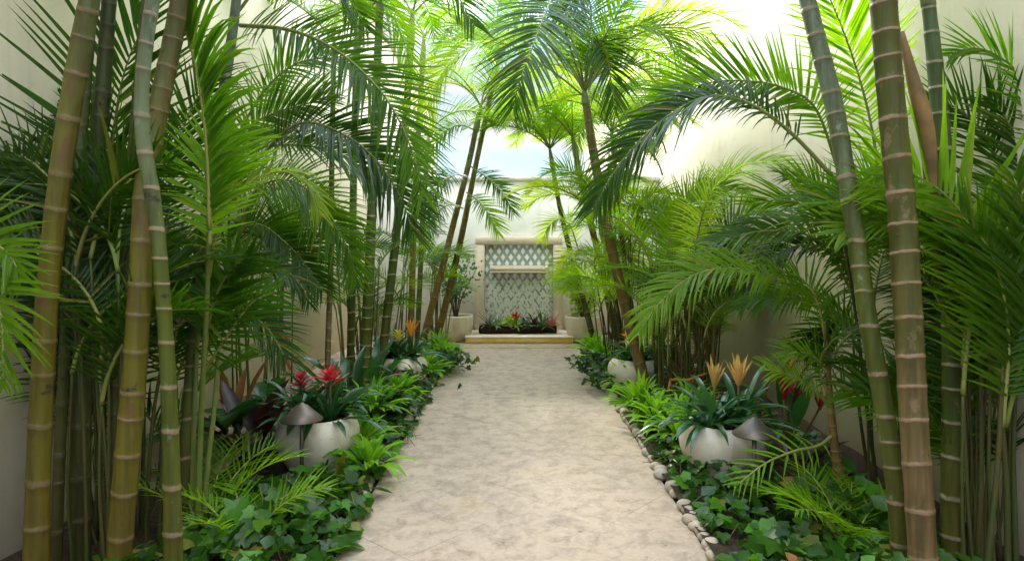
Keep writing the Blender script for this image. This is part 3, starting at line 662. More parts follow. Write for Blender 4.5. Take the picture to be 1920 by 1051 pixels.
xf(r, [(1096,172,6.6),(1080,100,6.7),(1040,60,6.8),(985,60,7.),(930,100,7.)], .5, (0,-.6,.8), mat='leaf_bright', n=46, droop=.5)
crown(r, t, (60, 120, 10, 90, 150, 35, 185, 340, 355, 25), 1.7, mat=MB, lf=.5, e0=65, e1=-50)
xf(r, [(1097,170,6.6),(1130,90,6.5),(1180,50,6.4),(1240,60,6.3),(1290,120,6.3)], .5, (0,-.7,.7), mat='leaf_bright', n=46, droop=.5)
xf(r, [(1097,170,6.6),(1135,130,6.7),(1185,120,6.8),(1235,160,6.9),(1260,230,6.9)], .45, (0,-.7,.7), mat='leaf_yellow', n=46, droop=.5)
# far right palms
GF = 'slender canes at the far right end of the path'
fars = [
 ([(1116,655,9.6,15),(1104,600,9.6,14),(1085,530,9.7,13),(1064,450,9.7,12),(1048,380,9.7,11),(1036,310,9.7,10)], 'slender grey-green cane leaning over the fountain from the right', 't_pale', .2, (180, 120, 240, 60, 300, 0, 150)),
 ([(1163,660,9.1,16),(1148,600,9.1,16),(1128,500,9.1,15),(1108,420,9.2,15),(1092,350,9.2,14),(1080,290,9.2,12)], 'brown slanting cane behind the far right path light', 't_red', .2, (170, 100, 230, 50, 330)),
 ([(1170,665,8.7,14),(1160,600,8.7,13),(1146,520,8.7,12),(1130,440,8.7,12)], 'yellowish cane just right of the brown slanting far cane', 't_olive', .2, (160, 90, 30)),
 ([(1200,690,8.1,13),(1188,600,8.1,12),(1172,500,8.1,12),(1160,380,8.1,11),(1150,280,8.1,10)], 'thin brown cane behind the tall slanting right palm', 't_red', .2, (140, 60, 0, 250)),
]
for i, (pts, lab, mt, sp_, azs) in enumerate(fars):
    r, t, T = palm('palm_tree', pts, lab, mt, sp_, group=GF, shaft=.3)
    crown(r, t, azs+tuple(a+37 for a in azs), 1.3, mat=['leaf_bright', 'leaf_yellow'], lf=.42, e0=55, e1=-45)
    if i == 0:
        xf(r, [(1085,470,9.7),(1070,425,9.6),(1050,410,9.5),(1028,425,9.4),(1018,450,9.4)], .36, (0,-.6,.8), mat='leaf_yellow', n=36)
        xf(r, [(1040,330,9.7),(1030,345,9.6),(1005,350,9.5),(985,365,9.5)], .22, (0,-.6,.8), mat='leaf_yellow', n=26)
    if i == 1:
        for q in ([(1110,480,9.1),(1085,470,9.),(1060,490,8.9),(1045,530,8.9)], [(1128,520,9.),(1105,490,8.9),(1080,500,8.8),(1068,540,8.8)], [(1140,500,8.8),(1165,470,8.7),(1190,490,8.6)]):
            xf(r, q, .38, (0,-.5,.85), mat='leaf_yellow', n=36)

RC = shoot_clump('palm_clump', G(1270, 770), [[(random.uniform(1225, 1345), random.uniform(750, 778), 6.5)]*1+[(x0+random.uniform(-15, 15), 640, 6.5), (x0+random.uniform(-30, 45), random.uniform(450, 560), random.uniform(6.2, 6.8))] for x0 in np.linspace(1232, 1335, 17)],
  'bushy clump of many thin palm stems in the right middle', 'stem_brown', .013)
for k in range(46):
    b = P(random.uniform(1215, 1360), random.uniform(430, 700), random.uniform(6., 7.))
    shoot(RC, b, random.uniform(-80, 200), 78, -25, random.uniform(.6, 1.15), L=.32, n=32, mat=random.choice(MM+['leaf_bright', 'leaf_dark']), W=.021, roll=random.uniform(-40, 40))
xf(RC, [(1290,640,5.9),(1302,480,5.6),(1330,370,5.4),(1390,313,5.2),(1445,305,5.1),(1490,322,5.),(1512,380,5.)], .36, (0,-.5,.85), mat='leaf_yellow', n=60, pet=.3, droop=.6)
xf(RC, [(1260,640,6.1),(1250,480,6.),(1280,390,5.9),(1340,350,5.8),(1400,360,5.8)], .36, (0,-.6,.8), mat='leaf_bright', n=50, pet=.3)
xf(RC, [(1320,600,6.2),(1350,450,6.2),(1400,400,6.2),(1450,400,6.2)], .36, (0,-.6,.8), mat='leaf_mid', n=46)
part('stem', tube(catmull([P(1334,760,6.2), P(1338,640,6.2), P(1345,520,6.2)], 20), .018, 8), 'stem_brown', RC, smooth=True)
RS = shoot_clump('palm_clump', G(1185, 690), [[(1190,690,8.),(1182,600,8.),(1190,500,8.)], [(1210,700,7.8),(1214,600,7.8),(1206,480,7.8)]],
  'sunlit yellow-green palm shoots behind the tall slanting right palm', 'stem', .011)
for k in range(52):
    b = P(random.uniform(1105, 1260), random.uniform(200, 600), random.uniform(7.6, 8.8))
    shoot(RS, b, random.uniform(-80, 220), 75, -35, random.uniform(.6, 1.1), L=.36, n=32, mat=random.choice(MB+['leaf_bright']), W=.024, roll=random.uniform(-40, 40))

# broad right-hand clump between the leaning cane and the wall
DK = .92
RW = shoot_clump('palm_clump', G(1640, 950), [[(1650,950,4.4),(1625,760,4.4),(1600,560,4.35),(1560,330,4.25)], [(1665,950,4.5),(1650,780,4.5),(1625,620,4.5)], [(1640,950,4.6),(1615,800,4.6),(1600,650,4.6)]],
  'arching dark green palm fronds reaching left across the right wall', 'stem_dark', .011)
xf(RW, [(1560,330,4.25),(1500,265,4.25),(1450,222,4.25),(1400,192,4.3),(1335,180,4.35),(1268,208,4.4),(1203,260,4.45),(1150,325,4.5),(1112,395,4.5)], .52, (.1,-.55,.8), mat='leaf_dark', n=64, W=.034, pet=.16, droop=.95, rr=.014)
xf(RW, [(1575,330,4.7),(1530,205,4.6),(1470,165,4.6),(1400,152,4.6),(1330,155,4.6),(1265,180,4.6),(1205,225,4.6)], .48, (0,-.9,.35), mat='leaf_mid', n=56, W=.032, pet=.16, droop=.1)
xf(RW, [(1600,620,4.4),(1510,553,4.35),(1437,517,4.3),(1360,503,4.25),(1293,520,4.2),(1235,570,4.15),(1198,625,4.1)], .36, (0,-.55,.8), mat='leaf_bright', n=60, W=.028, pet=.12, droop=.7)
xf(RW, [(1625,640,4.5),(1545,568,4.5),(1477,558,4.5),(1420,563,4.5),(1385,580,4.5)], .28, (0,-.5,.85), mat='leaf_mid', n=34, droop=1.1, W=.03)
xf(RW, [(1605,560,4.6),(1540,455,4.6),(1460,433,4.6),(1390,440,4.6),(1325,460,4.6)], .36, (0,-.55,.8), mat='leaf_mid', n=48, droop=.7, W=.032)
xf(RW, [(1620,600,4.7),(1570,480,4.7),(1500,460,4.7),(1440,490,4.7),(1400,540,4.7)], .34, (0,-.5,.85), mat='leaf_dark', n=46, droop=.7)
xf(RW, [(1610,660,4.6),(1580,600,4.6),(1540,620,4.6),(1500,660,4.6)], .28, CAM, mat='leaf_dark', n=34)
xf(RW, [(1600,540,4.6),(1570,420,4.6),(1520,350,4.6),(1470,330,4.6)], .38, (0,-.6,.8), mat='leaf_mid', n=46, droop=.6)
xf(RW, [(1600,520,4.6),(1620,400,4.6),(1650,330,4.6),(1700,300,4.6)], .4, CAM, mat='leaf_mid', n=40)
for k in range(4):
    b = P(random.uniform(1600, 1710), random.uniform(430, 600), random.uniform(4.2, 4.7))
    shoot(RW, b, random.uniform(30, 200), 75, -20, random.uniform(.8, 1.2), L=.38, n=34, mat=random.choice(ML+['leaf_mid']), roll=random.uniform(-40, 40))

DK = .88
R5 = shoot_clump('palm_clump', G(1868, 1050), [[(1850,1075,3.3),(1872,850,3.3),(1880,640,3.3)], [(1890,1070,3.4),(1884,860,3.4),(1860,640,3.4)], [(1820,1040,3.6),(1812,840,3.6),(1800,640,3.6)], [(1905,1060,3.5),(1900,860,3.5),(1905,680,3.5)], [(1835,1045,3.5),(1840,850,3.5),(1838,660,3.5)]],
  'leafy young palm with bright fan of leaflets at the right edge', 'stem_dark', .012)
xf(R5, [(1878,680,3.4),(1855,530,3.4),(1815,420,3.42),(1760,355,3.45),(1690,320,3.45),(1640,310,3.45)], .68, (0,-1,.2), mat='leaf_bright', n=26, W=.042, pet=.1, droop=.12, a0=55, a1=40)
xf(R5, [(1875,700,3.4),(1835,560,3.42),(1780,470,3.45),(1700,420,3.45),(1620,420,3.45),(1570,440,3.45)], .36, (0,-.7,.7), mat='leaf_bright', n=36, W=.032, pet=.2, droop=.35)
xf(R5, [(1880,800,3.3),(1890,620,3.3),(1860,480,3.3),(1800,400,3.3)], .5, CAM, mat='leaf_mid', n=36, W=.034, droop=.2)
xf(R5, [(1885,800,3.35),(1930,600,3.3),(1930,430,3.3),(1900,330,3.3)], .5, CAM, mat='leaf_mid', n=36, W=.034)
xf(R5, [(1990,360,3.8),(1920,160,3.8),(1870,105,3.8),(1820,90,3.8),(1780,105,3.8)], .36, (0,-.8,.5), mat='leaf_mid', n=40, droop=.2)
xf(R5, [(1910,600,3.9),(1890,380,3.9),(1850,260,3.9),(1790,200,3.9),(1740,190,3.9)], .5, CAM, mat='leaf_dark', n=44)
xf(R5, [(1960,520,3.8),(1930,330,3.8),(1890,230,3.8),(1850,180,3.8)], .5, CAM, mat='leaf_dark', n=44)
for k in range(22):
    b = P(random.uniform(1780, 1925), random.choice([random.uniform(560, 760), random.uniform(760, 960)]), random.uniform(3.35, 4.))
    shoot(R5, b, random.uniform(20, 200), 78, -10, random.uniform(.7, 1.2), L=.4, n=34, mat=random.choice(MM+['leaf_dark']), roll=random.uniform(-45, 45), W=.03)
DK = 1.
# small palm with a swollen foot
frond(RW, arc(P(1640,700,4.5), 150, 30, -85, .9), L=.3, n=22, mat='brown_leaf', droop=1.4)
YP, t, T = palm('palm_tree', [(1597,985,3.7,44),(1583,930,3.7,34),(1570,870,3.7,22),(1560,790,3.7,17),(1553,700,3.7,13),(1548,600,3.7,10)], 'young palm with a swollen brown foot and thin stem behind the right path light', 't_red', .08, group=GR, shaft=0)
for q, L_, m in (([(1562,815,3.7),(1535,835,3.66),(1490,845,3.62),(1435,868,3.58),(1380,910,3.55)], .22, 'leaf_bright'), ([(1556,760,3.7),(1530,735,3.68),(1485,705,3.66),(1430,690,3.66)], .20, 'leaf_bright'), ([(1552,690,3.7),(1580,640,3.7),(1630,610,3.7),(1690,640,3.7)], .28, 'leaf_mid'), ([(1550,640,3.7),(1530,560,3.75),(1500,520,3.8),(1450,500,3.8)], .28, 'leaf_mid'),
               ([(1555,760,3.7),(1590,720,3.65),(1640,720,3.6),(1690,760,3.6)], .25, 'leaf_mid'), ([(1552,700,3.7),(1525,668,3.7),(1490,660,3.7),(1470,670,3.7)], .2, 'leaf_bright'), ([(1555,740,3.7),(1535,690,3.7),(1560,640,3.6),(1600,620,3.5)], .25, 'leaf_dark')):
    xf(YP, q, L_, (0,-.5,.85), mat=m, n=11 if q[-1][0] < 1410 and q[-1][1] > 700 else 18, W=.021, droop=.4)

def seedling(px, py, label, azs, L=.4, mat='leaf_bright', lf=.2, z=.12):
    b = G(px, py); r = thing('palm_seedling', b, label, 'palm seedling')
    for az in azs:
        frond(r, arc(b+np.array([0, 0, .02]), az, 72, 0, L*random.uniform(.85, 1.15)), L=lf, n=12, mat=mat, W=.02, roll=random.uniform(-25, 25), pet=.3, droop=.3, rr=.006)
seedling(378, 1030, 'feathery bright seedling palm at the foot of the slim bent cane', (60, 110, 150, 20, 200, 90), .62, 'leaf_bright', .22)
seedling(455, 1062, 'low seedling palm in the ivy at the bottom left', (50, 120, 170, 10, 250), .5, 'leaf_bright', .2)
seedling(1590, 1062, 'bright arching seedling palm in the bottom right corner', (170, 130, 210, 60, 20, 250, 100), .5, 'leaf_bright', .22)

# ---------------------------------------------------------------- small plants
def rosette(n, base, L, W, elev=(20, 75), droop=.5, prof='strap', az=(0, 360), seed=None, spread=.03, fold=.25, ns=7, Lj=.25):
    az_ = np.linspace(az[0], az[1], n, endpoint=False)+rng.normal(0, 12, n); el = rng.uniform(elev[0], elev[1], n)
    a, e = np.radians(az_), np.radians(el)
    d = np.stack([np.cos(e)*np.cos(a), np.cos(e)*np.sin(a), np.sin(e)], 1); c = np.stack([-np.sin(a), np.cos(a), 0*a], 1)
    p = np.asarray(base)+d*np.array([1, 1, 0])*spread
    return strips(p, d, c, L*(1+rng.uniform(-Lj, Lj, n)), W*(1+rng.uniform(-.15, .15, n)), droop*(.6+.8*rng.random(n)), prof, ns, fold)
def bromeliad(base, label, fm, leaf='strap', n=26, L=.34, W=.045, fh=.26, group=None, fl=True, inflo='cup', droop=.9, elev=(15, 70)):
    r = thing('bromeliad', base, label, 'bromeliad', group); base = np.asarray(base, float)
    part('foliage', rosette(n, base, L, W, elev, droop), leaf, r, smooth=True)
    if fl:
        st = part('flower_stalk', tube([base, base+Z*fh*.5, base+Z*fh*.8], .009, 8), 'stem', r, smooth=True)
        b2 = base+Z*fh*.62
        if inflo == 'cup':
            part('flower', join(rosette(16, b2, fh*.52, .026, (62, 84), .0, 'lance', spread=.012), rosette(10, b2+Z*.03, fh*.36, .02, (70, 88), 0, 'lance', spread=.006)), fm, r, parent=st, smooth=True)
        else:
            part('flower', join(rosette(16, b2+Z*.02, fh*.25, .026, (5, 60), .1, 'lance', spread=.01), rosette(10, b2+Z*.06, fh*.20, .024, (20, 80), 0, 'lance', spread=.008)), fm, r, parent=st, smooth=True)
            part('bract', rosette(9, b2-Z*.02, fh*.30, .026, (0, 45), .2, 'lance'), 'redtip', r, parent=st, smooth=True)
    return r
def pot(px, Y, label, s=1., x=None):
    X = (px-HX)/F*Y if x is None else x
    r = thing('flower_pot', (X, Y, 0), label, 'flower pot', 'cream bowl pots along the path')
    pr = np.array([(.0,.0),(.165,.0),(.185,.02),(.225,.09),(.262,.17),(.280,.24),(.276,.30),(.252,.345),(.228,.368),(.222,.380),(.212,.382),(.205,.372),(.212,.345)])*s
    pr = catmull(pr, 44)
    part('bowl', lathe(pr, (X, Y, 0), 48, .006), 'pot', r, smooth=True)
    part('soil', lathe([(.0, .345*s), (.1*s, .352*s), (.2142*s, .338*s)], (X, Y, 0), 32), 'soil', r, smooth=True)
    return np.array([X, Y, .35*s])
p = pot(596, 4.62, 'cream round pot holding red bromeliads behind the near left path light')
bromeliad(p+(.10, -.05, 0), 'bromeliad with the larger red flower in the near left pot', 'red', fh=.42, inflo='star', n=22, L=.42)
bromeliad(p+(-.11, -.02, 0), 'bromeliad with the smaller red flower in the near left pot', 'red', fh=.36, inflo='star', n=20, L=.38)
bromeliad(p+(.0, .12, 0), 'leafy dark green rosette at the back of the near left pot', 'red', fl=False, L=.46, n=18, W=.055)
p = pot(752, 7.13, 'cream pot with yellow and orange bromeliads in the left middle')
bromeliad(p+(-.02, -.06, 0), 'bromeliad with a lime yellow flower in the left middle pot', 'yellow', fh=.34, inflo='star', n=22)
bromeliad(p+(.10, .04, 0), 'bromeliad with an upright orange flower in the left middle pot', 'orange', fh=.36, n=20, L=.40)
bromeliad(p+(-.12, .06, 0), 'plain green rosette on the left of the yellow flowered pot', 'yellow', fl=False, n=18, L=.4)
p = pot(1190, 7.0, 'cream pot with orange bromeliad behind the tall slanting right palm')
bromeliad(p+(-.06, -.03, 0), 'bromeliad with orange flower in the right middle pot', 'orange', fh=.36, inflo='star', n=22, L=.32)
bromeliad(p+(.10, .03, 0), 'green rosette beside the orange bromeliad in the right middle pot', 'orange', fl=False, n=16)
p = pot(1354, 4.46, 'cream pot with two peach bromeliads behind the near right path light')
bromeliad(p+(-.04, .04, 0), 'left one of the two peach flowered bromeliads in the near right pot', 'peach', fh=.38, n=22, L=.42)
bromeliad(p+(.13, .06, 0), 'right one of the two peach flowered bromeliads in the near right pot', 'peach', fh=.40, n=20, L=.40)
bromeliad(p+(-.13, -.08, 0), 'trailing strap-leaved rosette over the rim of the near right pot', 'peach', fl=False, n=20, L=.44, W=.032, elev=(25, 60), droop=1.4)

def path_light(px, Y, h, d, label, mat='bronze_light'):
    X = (px-HX)/F*Y
    r = thing('path_light', (X, Y, 0), label, 'path light', 'bronze cone path lights')
    part('stem', tube([(X, Y, -.01), (X, Y, h*.5), (X, Y, h-.07)], .0135, 12), 'bronze', r, smooth=True)
    R_ = d/2; ch = d*.42
    pr = [(R_-.006, h-ch+.002), (R_, h-ch-.003), (R_+.001, h-ch+.004), (R_*.62, h-ch*.56), (R_*.28, h-ch*.16), (.020, h-.012), (.012, h-.002), (.0, h)]
    sh = part('lamp_shade', lathe(pr, (X, Y, 0), 40), mat, r, smooth=False)
    for q in sh.data.polygons: q.use_smooth = True
    part('shade_lining', lathe([(R_-.007, h-ch+.003), (R_*.5, h-ch*.55), (.013, h-ch*.35)], (X, Y, 0), 32), 'bronze', r, parent=sh, smooth=True)
    part('lamp_socket', lathe([(.0, h-ch*.36), (.02, h-ch*.37), (.022, h-ch*.9), (.016, h-ch*1.0), (.0, h-ch*1.0)], (X, Y, 0), 20), 'lens', r, smooth=True)
path_light(566, 4.22, .565, .26, 'bronze cone path light in front of the red flowered left pot')
path_light(1414, 3.90, .555, .245, 'bronze cone path light in front of the peach flowered right pot')
path_light(813, 9.9, .40, .21, 'small cone path light beside the far left leaning canes')
path_light(1146, 9.3, .42, .20, 'small cone path light beside the far right slanting canes')

# far pots with shrubs, and the log planter
LEAF = (np.array([(0,0,0),(.28,.30,.05),(.42,.62,.06),(0,1.05,-.06),(-.42,.62,.06),(-.28,.30,.05),(0,.5,-.02)], float), [np.array([(0,1,6),(1,2,6),(2,3,6),(3,4,6),(4,5,6),(5,0,6)])])
IVY = (np.array([(0,0,0),(.30,-.16,.02),(.56,.10,.0),(.42,.30,.05),(.50,.62,-.03),(.22,.62,.05),(0,1.12,-.10),(-.22,.62,.05),(-.50,.62,-.03),(-.42,.30,.05),(-.56,.10,.0),(-.30,-.16,.02),(0,.40,-.07)], float),
       [np.array([(i, (i+1) % 12, 12) for i in range(12)])])
def stamp(tpl, p, d, n, s):
    V, Fs = tpl; d = nrm(d); n = nrm(n-(n*d).sum(1, keepdims=True)*d); x = np.cross(d, n); s = np.asarray(s)[:, None, None]
    W_ = p[:, None]+s*(V[None, :, :1]*x[:, None]+V[None, :, 1:2]*d[:, None]+V[None, :, 2:3]*n[:, None])
    off = (np.arange(len(p))*len(V))[:, None, None]
    return W_.reshape(-1, 3), [(Fs[0][None]+off).reshape(-1, 3)]
def shrub(base, label, mat, h=1., w=.45, nleaf=700, ls=.055, stems=9, lo=.25):
    base = np.asarray(base, float); r = thing('shrub', base, label, 'shrub', 'shrubs in the far pots')
    tips = []; g = []
    for k in range(stems):
        a = random.uniform(0, 2*pi); e = np.array([math.cos(a), math.sin(a), 0])*w*random.uniform(.2, .9)+Z*h*random.uniform(.6, 1.)
        c = catmull([base+e*np.array([.06, .06, 0]), base+e*np.array([.35, .35, .45]), base+e], 24); g.append(tube(c, np.linspace(.011, .004, 24), 6)); tips.append(c)
    part('branch', join(*g), 'bark', r, smooth=True)
    C = np.vstack([c[int(24*lo):] for c in tips]); i = rng.integers(0, len(C), nleaf)
    p = C[i]+rng.normal(0, .075, (nleaf, 3)); d = rng.normal(0, 1, (nleaf, 3))+Z*.3; n = rng.normal(0, .6, (nleaf, 3))+Z
    part('foliage', stamp(LEAF, p, d, n, ls*rng.uniform(.6, 1.25, nleaf)), mat, r)
def tallpot(X, Y, label, s=1.):
    r = thing('planter_pot', (X, Y, .004), label, 'planter', 'big white far pots')
    pr = catmull(np.array([(0,0),(.16,0),(.19,.015),(.25,.12),(.285,.26),(.29,.36),(.285,.42),(.27,.425),(.262,.40),(.262,.38)])*s, 36)
    part('bowl', lathe(pr, (X, Y, .004), 40, .004), 'pot', r, smooth=True)
    part('soil', lathe([(0, .385*s), (.264*s, .38*s)], (X, Y, .004), 28), 'soil', r, smooth=True)
    return np.array([X, Y, .39*s])
p = tallpot(-.98, 10.95, 'big white pot with a dark shrub left of the fountain'); shrub(p, 'dark green small-leaved shrub in the pot left of the fountain', 'shrub', 1.0, .42, 620, .06, lo=.4)
p = tallpot(1.10, 10.85, 'big white pot with a yellow-green shrub right of the fountain'); shrub(p, 'yellow-green shrub spilling over the pot right of the fountain', 'shrub_y', 1.05, .55, 900, .065, lo=.1)
lx, ly = fx-.02, 11.02
ax = np.linspace(-.64, .64, 40); rr_ = .085+.018*np.sin(ax*9)+.01*np.sin(ax*23); rr_[0] *= .5; rr_[-1] *= .7
g = tube(np.stack([lx+ax, ly+.02*np.sin(ax*4), .175+.012*np.sin(ax*5)], 1), rr_, 16)
g = (g[0]+rng.normal(0, .006, g[0].shape), g[1])
single('log_planter', g, 'log', (lx, ly, .1), 'dark hollow log planter lying on the fountain step', 'log planter', smooth=True)
for dx, m, L_, lab, fm in ((-.48, 'greyleaf', .22, 'grey spiky air plant at the left end of the log', None), (-.33, 'greyleaf', .17, 'second grey spiky plant from the left end of the log', None), (-.18, 'shrub_y', .16, 'variegated yellowish bromeliad left of the red one on the log', None),
                      (-.04, 'shrub_y', .2, 'red centred bromeliad in the middle of the log', 'red'), (.12, 'greyleaf', .19, 'pale grey rosette just right of the red bromeliad on the log', None), (.26, 'purple', .2, 'dark purple rosette on the log', None), (.40, 'shrub', .24, 'long-leaved green bromeliad on the right half of the log', None), (.55, 'redtip', .17, 'reddish bromeliad at the right end of the log', None)):
    b = (lx+dx, ly-.02, .235); r = thing('bromeliad', b, lab, 'bromeliad', 'bromeliads on the log')
    part('foliage', rosette(24, b, L_*1.3, .034, (5, 80), .7, 'lance'), m, r, smooth=True)
    if fm: part('flower', rosette(18, (b[0], b[1]-.03, b[2]+.13), .11, .045, (10, 80), 0, 'lance'), fm, r, smooth=True)

def leaf_plant(name, px, py, label, cat, mat, n, L, W, elev=(25, 80), droop=.7, prof='lance', group=None, z=.03, spread=.04, stem=False, Y=None):
    b = G(px, py) if Y is None else np.array([(px-HX)/F*Y, Y, 0.]); b[2] = z
    r = thing(name, b, label, cat, group)
    part('foliage', rosette(n, b, L, W, elev, droop, prof, spread=spread), mat, r, smooth=True)
    return r, b
leaf_plant('broadleaf_plant', 425, 865, 'glossy broad-leaved plant between the slim cane and the purple plant', 'plant', 'broad', 13, .62, .16, (35, 80), .9, 'petiole')
leaf_plant('broadleaf_plant', 505, 840, 'broad-leaved green plant behind the red flowered pot', 'plant', 'broad', 12, .66, .13, (30, 75), 1.0, 'petiole')
leaf_plant('broadleaf_plant', 655, 800, 'long glossy green leaves right of the red flowered pot', 'plant', 'broad', 13, .75, .10, (40, 82), 1.1, 'petiole')
leaf_plant('broadleaf_plant', 700, 765, 'tall strap-leaved plant below the thickest white-ringed cane', 'plant', 'strap', 12, .8, .085, (45, 82), 1.2, 'lance')
leaf_plant('purple_plant', 468, 884, 'dark purple-brown leaved plant beside the near left pot', 'plant', 'purple', 16, .56, .12, (20, 75), .7, 'petiole')
leaf_plant('purple_plant', 525, 830, 'low dark maroon plant behind the near left pot', 'plant', 'purple', 10, .55, .11, (15, 60), .6, 'petiole')
leaf_plant('dry_plant', 430, 850, 'dry orange-brown leaves standing behind the purple plant', 'plant', 'brown_leaf', 4, .7, .08, (70, 86), .4, 'petiole')
hp, hb = leaf_plant('heliconia', 1478, 870, 'dark leaved plant with red upright bracts right of the near right pot', 'heliconia', 'broad', 9, .62, .12, (45, 85), .8, 'petiole')
for dx, dz, L_ in ((-.04, .42, .2), (.05, .40, .17), (-.01, .62, .17), (.22, .36, .14)):
    part('flower', rosette(7, hb+np.array([dx, -.02, dz]), L_, .03, (60, 86), .1, 'lance', spread=.006), 'red', hp, smooth=True)
    part('flower_stalk', tube([hb, hb+np.array([dx*.6, -.01, dz*.6]), hb+np.array([dx, -.02, dz+.03])], .008, 6), 'stem_brown', hp, smooth=True)
leaf_plant('purple_plant', 1500, 900, 'dark purple leaves at the foot of the red bracted plant', 'plant', 'purple', 7, .36, .08, (15, 60), .6, 'petiole')
bushes = [(700,800,'bright green feathery bush right of the near left pot',.30,.05,70),(742,770,'bright green bush on the path edge before the left middle pot',.26,.045,60),(672,868,'light green tufted plant between the near left pot and the path',.26,.045,46),(692,905,'light green tuft spilling onto the path below the near left pot',.22,.045,36),
 (800,716,'small light green bush right of the left middle pot',.26,.04,60),(835,690,'low bright bush near the far end of the left border',.26,.04,60),(822,672,'yellow-green low bush at the foot of the far left leaning canes',.3,.04,60),
 (1202,790,'bright green tufted bush at the foot of the tall slanting right palm',.30,.045,70),(1232,812,'light green tuft beside the pebbles before the clump of stems',.24,.045,46),(1178,742,'light green bush below the right middle pot',.28,.045,60),(1128,690,'bright low bush at the far end of the right border',.28,.04,60),(1112,672,'yellow-green low bush at the foot of the slender far right cane',.28,.04,60),
 (1272,842,'leafy green tuft left of the near right pot',.28,.04,50),(1290,800,'bright grassy tuft behind the near right pot',.34,.03,50)]
for px, py, lab, L_, W_, n_ in bushes:
    leaf_plant('bush', px, py, lab, 'bush', 'bush', n_, L_, W_*1.15, (10, 85), 1.0, 'lance', 'light green border bushes', spread=.10, z=.13)
# dark filling plants of the border, mid distance
darks = [(762,745,'dark round-leaved plant with a tiny red flower below the left middle pot'),(720,790,'dark leafy plant between the two left pots'),(845,700,'dark low plant on the path edge near the far left end'),(1118,712,'dark low plant on the path edge near the far right end'),(1150,735,'dark round-leaved plant below the right middle pot'),(1258,800,'dark leafy plant between the two right pots')]
for px, py, lab in darks:
    b = G(px, py); r = thing('border_plant', b, lab, 'plant', 'dark border plants'); n_ = 130
    p = b+np.stack([rng.normal(0, .14, n_), rng.normal(0, .14, n_), rng.uniform(.06, .30, n_)], 1)
    d = rng.normal(0, 1, (n_, 3))*np.array([1, 1, .3])+np.array([0, -.5, -.1]); nn = rng.normal(0, .5, (n_, 3))+np.array([0, -.4, 1])
    part('foliage', stamp(IVY, p, d, nn, rng.uniform(.05, .085, n_)), 'ivy', r, smooth=True)
    if 'red flower' in lab: part('flower', rosette(14, b+np.array([-.06, -.22, .25]), .06, .03, (0, 80), 0, 'lance'), 'red', r, smooth=True)

# ivy ground cover
def ivy(name, regions, dens):
    P_, D_, N_, S_ = [], [], [], []
    for (xa, xb, y0, y1, h, s, k) in regions:
        n_ = int(dens*abs(xb-xa)*(y1-y0)*k)
        x = rng.uniform(xa, xb, n_); y = rng.uniform(y0, y1, n_)
        u = (x-xa)/(xb-xa); edge = np.minimum(1, np.minimum(u, 1-u)*4+.25)
        hh = h*edge*(.6+.5*np.sin(x*7+y*2.3)*np.sin(y*3.7+x)+.2)
        z = .03+np.abs(hh)*rng.uniform(.15, 1., n_)**.6
        a = rng.uniform(0, 2*pi, n_)
        d = np.stack([np.cos(a), np.sin(a)-.35, rng.normal(-.25, .35, n_)], 1); nn = np.stack([rng.normal(0, .45, n_), rng.normal(-.25, .45, n_), np.ones(n_)], 1)
        P_.append(np.stack([x, y, z], 1)); D_.append(d); N_.append(nn); S_.append(s*rng.uniform(.45, 1.35, n_))
    p, d, nn, s = np.vstack(P_), np.vstack(D_), np.vstack(N_), np.concatenate(S_)
    k2 = rng.random(len(p)) < .28
    g = stamp(IVY, p[~k2], d[~k2], nn[~k2], s[~k2]); g2 = stamp(LEAF, p[k2], d[k2], nn[k2], s[k2]*.9)
    st_ = []
    for q in rng.choice(len(p), 260, replace=False):
        e = p[q]+np.array([rng.normal(0, .09), rng.normal(0, .09), -p[q][2]*.8]); st_.append(tube([e, (e+p[q])/2+rng.normal(0, .012, 3), p[q]], .0025, 4, cap=False))
    g3 = join(*st_); nst = len(g3[1][0])
    mi = np.repeat(rng.choice([0, 1, 2, 3], int((~k2).sum()), p=[.80, .195, .0, .005]), 12)
    mi = np.concatenate([mi, np.repeat(rng.choice([0, 1, 3], int(k2.sum()), p=[.62, .37, .01]), 6)])
    g = join(g, g2); mi = np.concatenate([mi, np.full(nst, 4)]); g = (np.concatenate([g[0], g3[0]]), [g[1][0], g3[1][0]+len(g[0])])
    single(name, g, ['ivy', 'ivy_light', 'yellow', 'brown_leaf', 'stem_brown'], (0, 0, 0), 'glossy lobed ivy covering the border along the path', 'ivy', kind='stuff', smooth=True, mi=mi)
ivy('ivy_cover', [(-1.85, -.86, 2.6, 4.1, .22, .10, .95), (-1.15, -.86, 4.1, 5.6, .13, .08, 1.), (-1.35, -.86, 5.5, 9.8, .13, .07, .8), (-1.95, -1.15, 4.1, 4.4, .09, .08, .7), (-1.9, -1.3, 5.5, 9.8, .14, .07, .5)], 430)
ivy('ivy_cover', [(1.02, 2.15, 2.6, 4.1, .24, .10, .95), (1.02, 1.3, 4.0, 5.2, .14, .08, .9), (1.05, 1.5, 5.2, 9.8, .13, .07, .75), (1.4, 2.3, 4.6, 5.5, .15, .085, .55), (1.5, 2.3, 5.5, 9.8, .15, .07, .4)], 430)

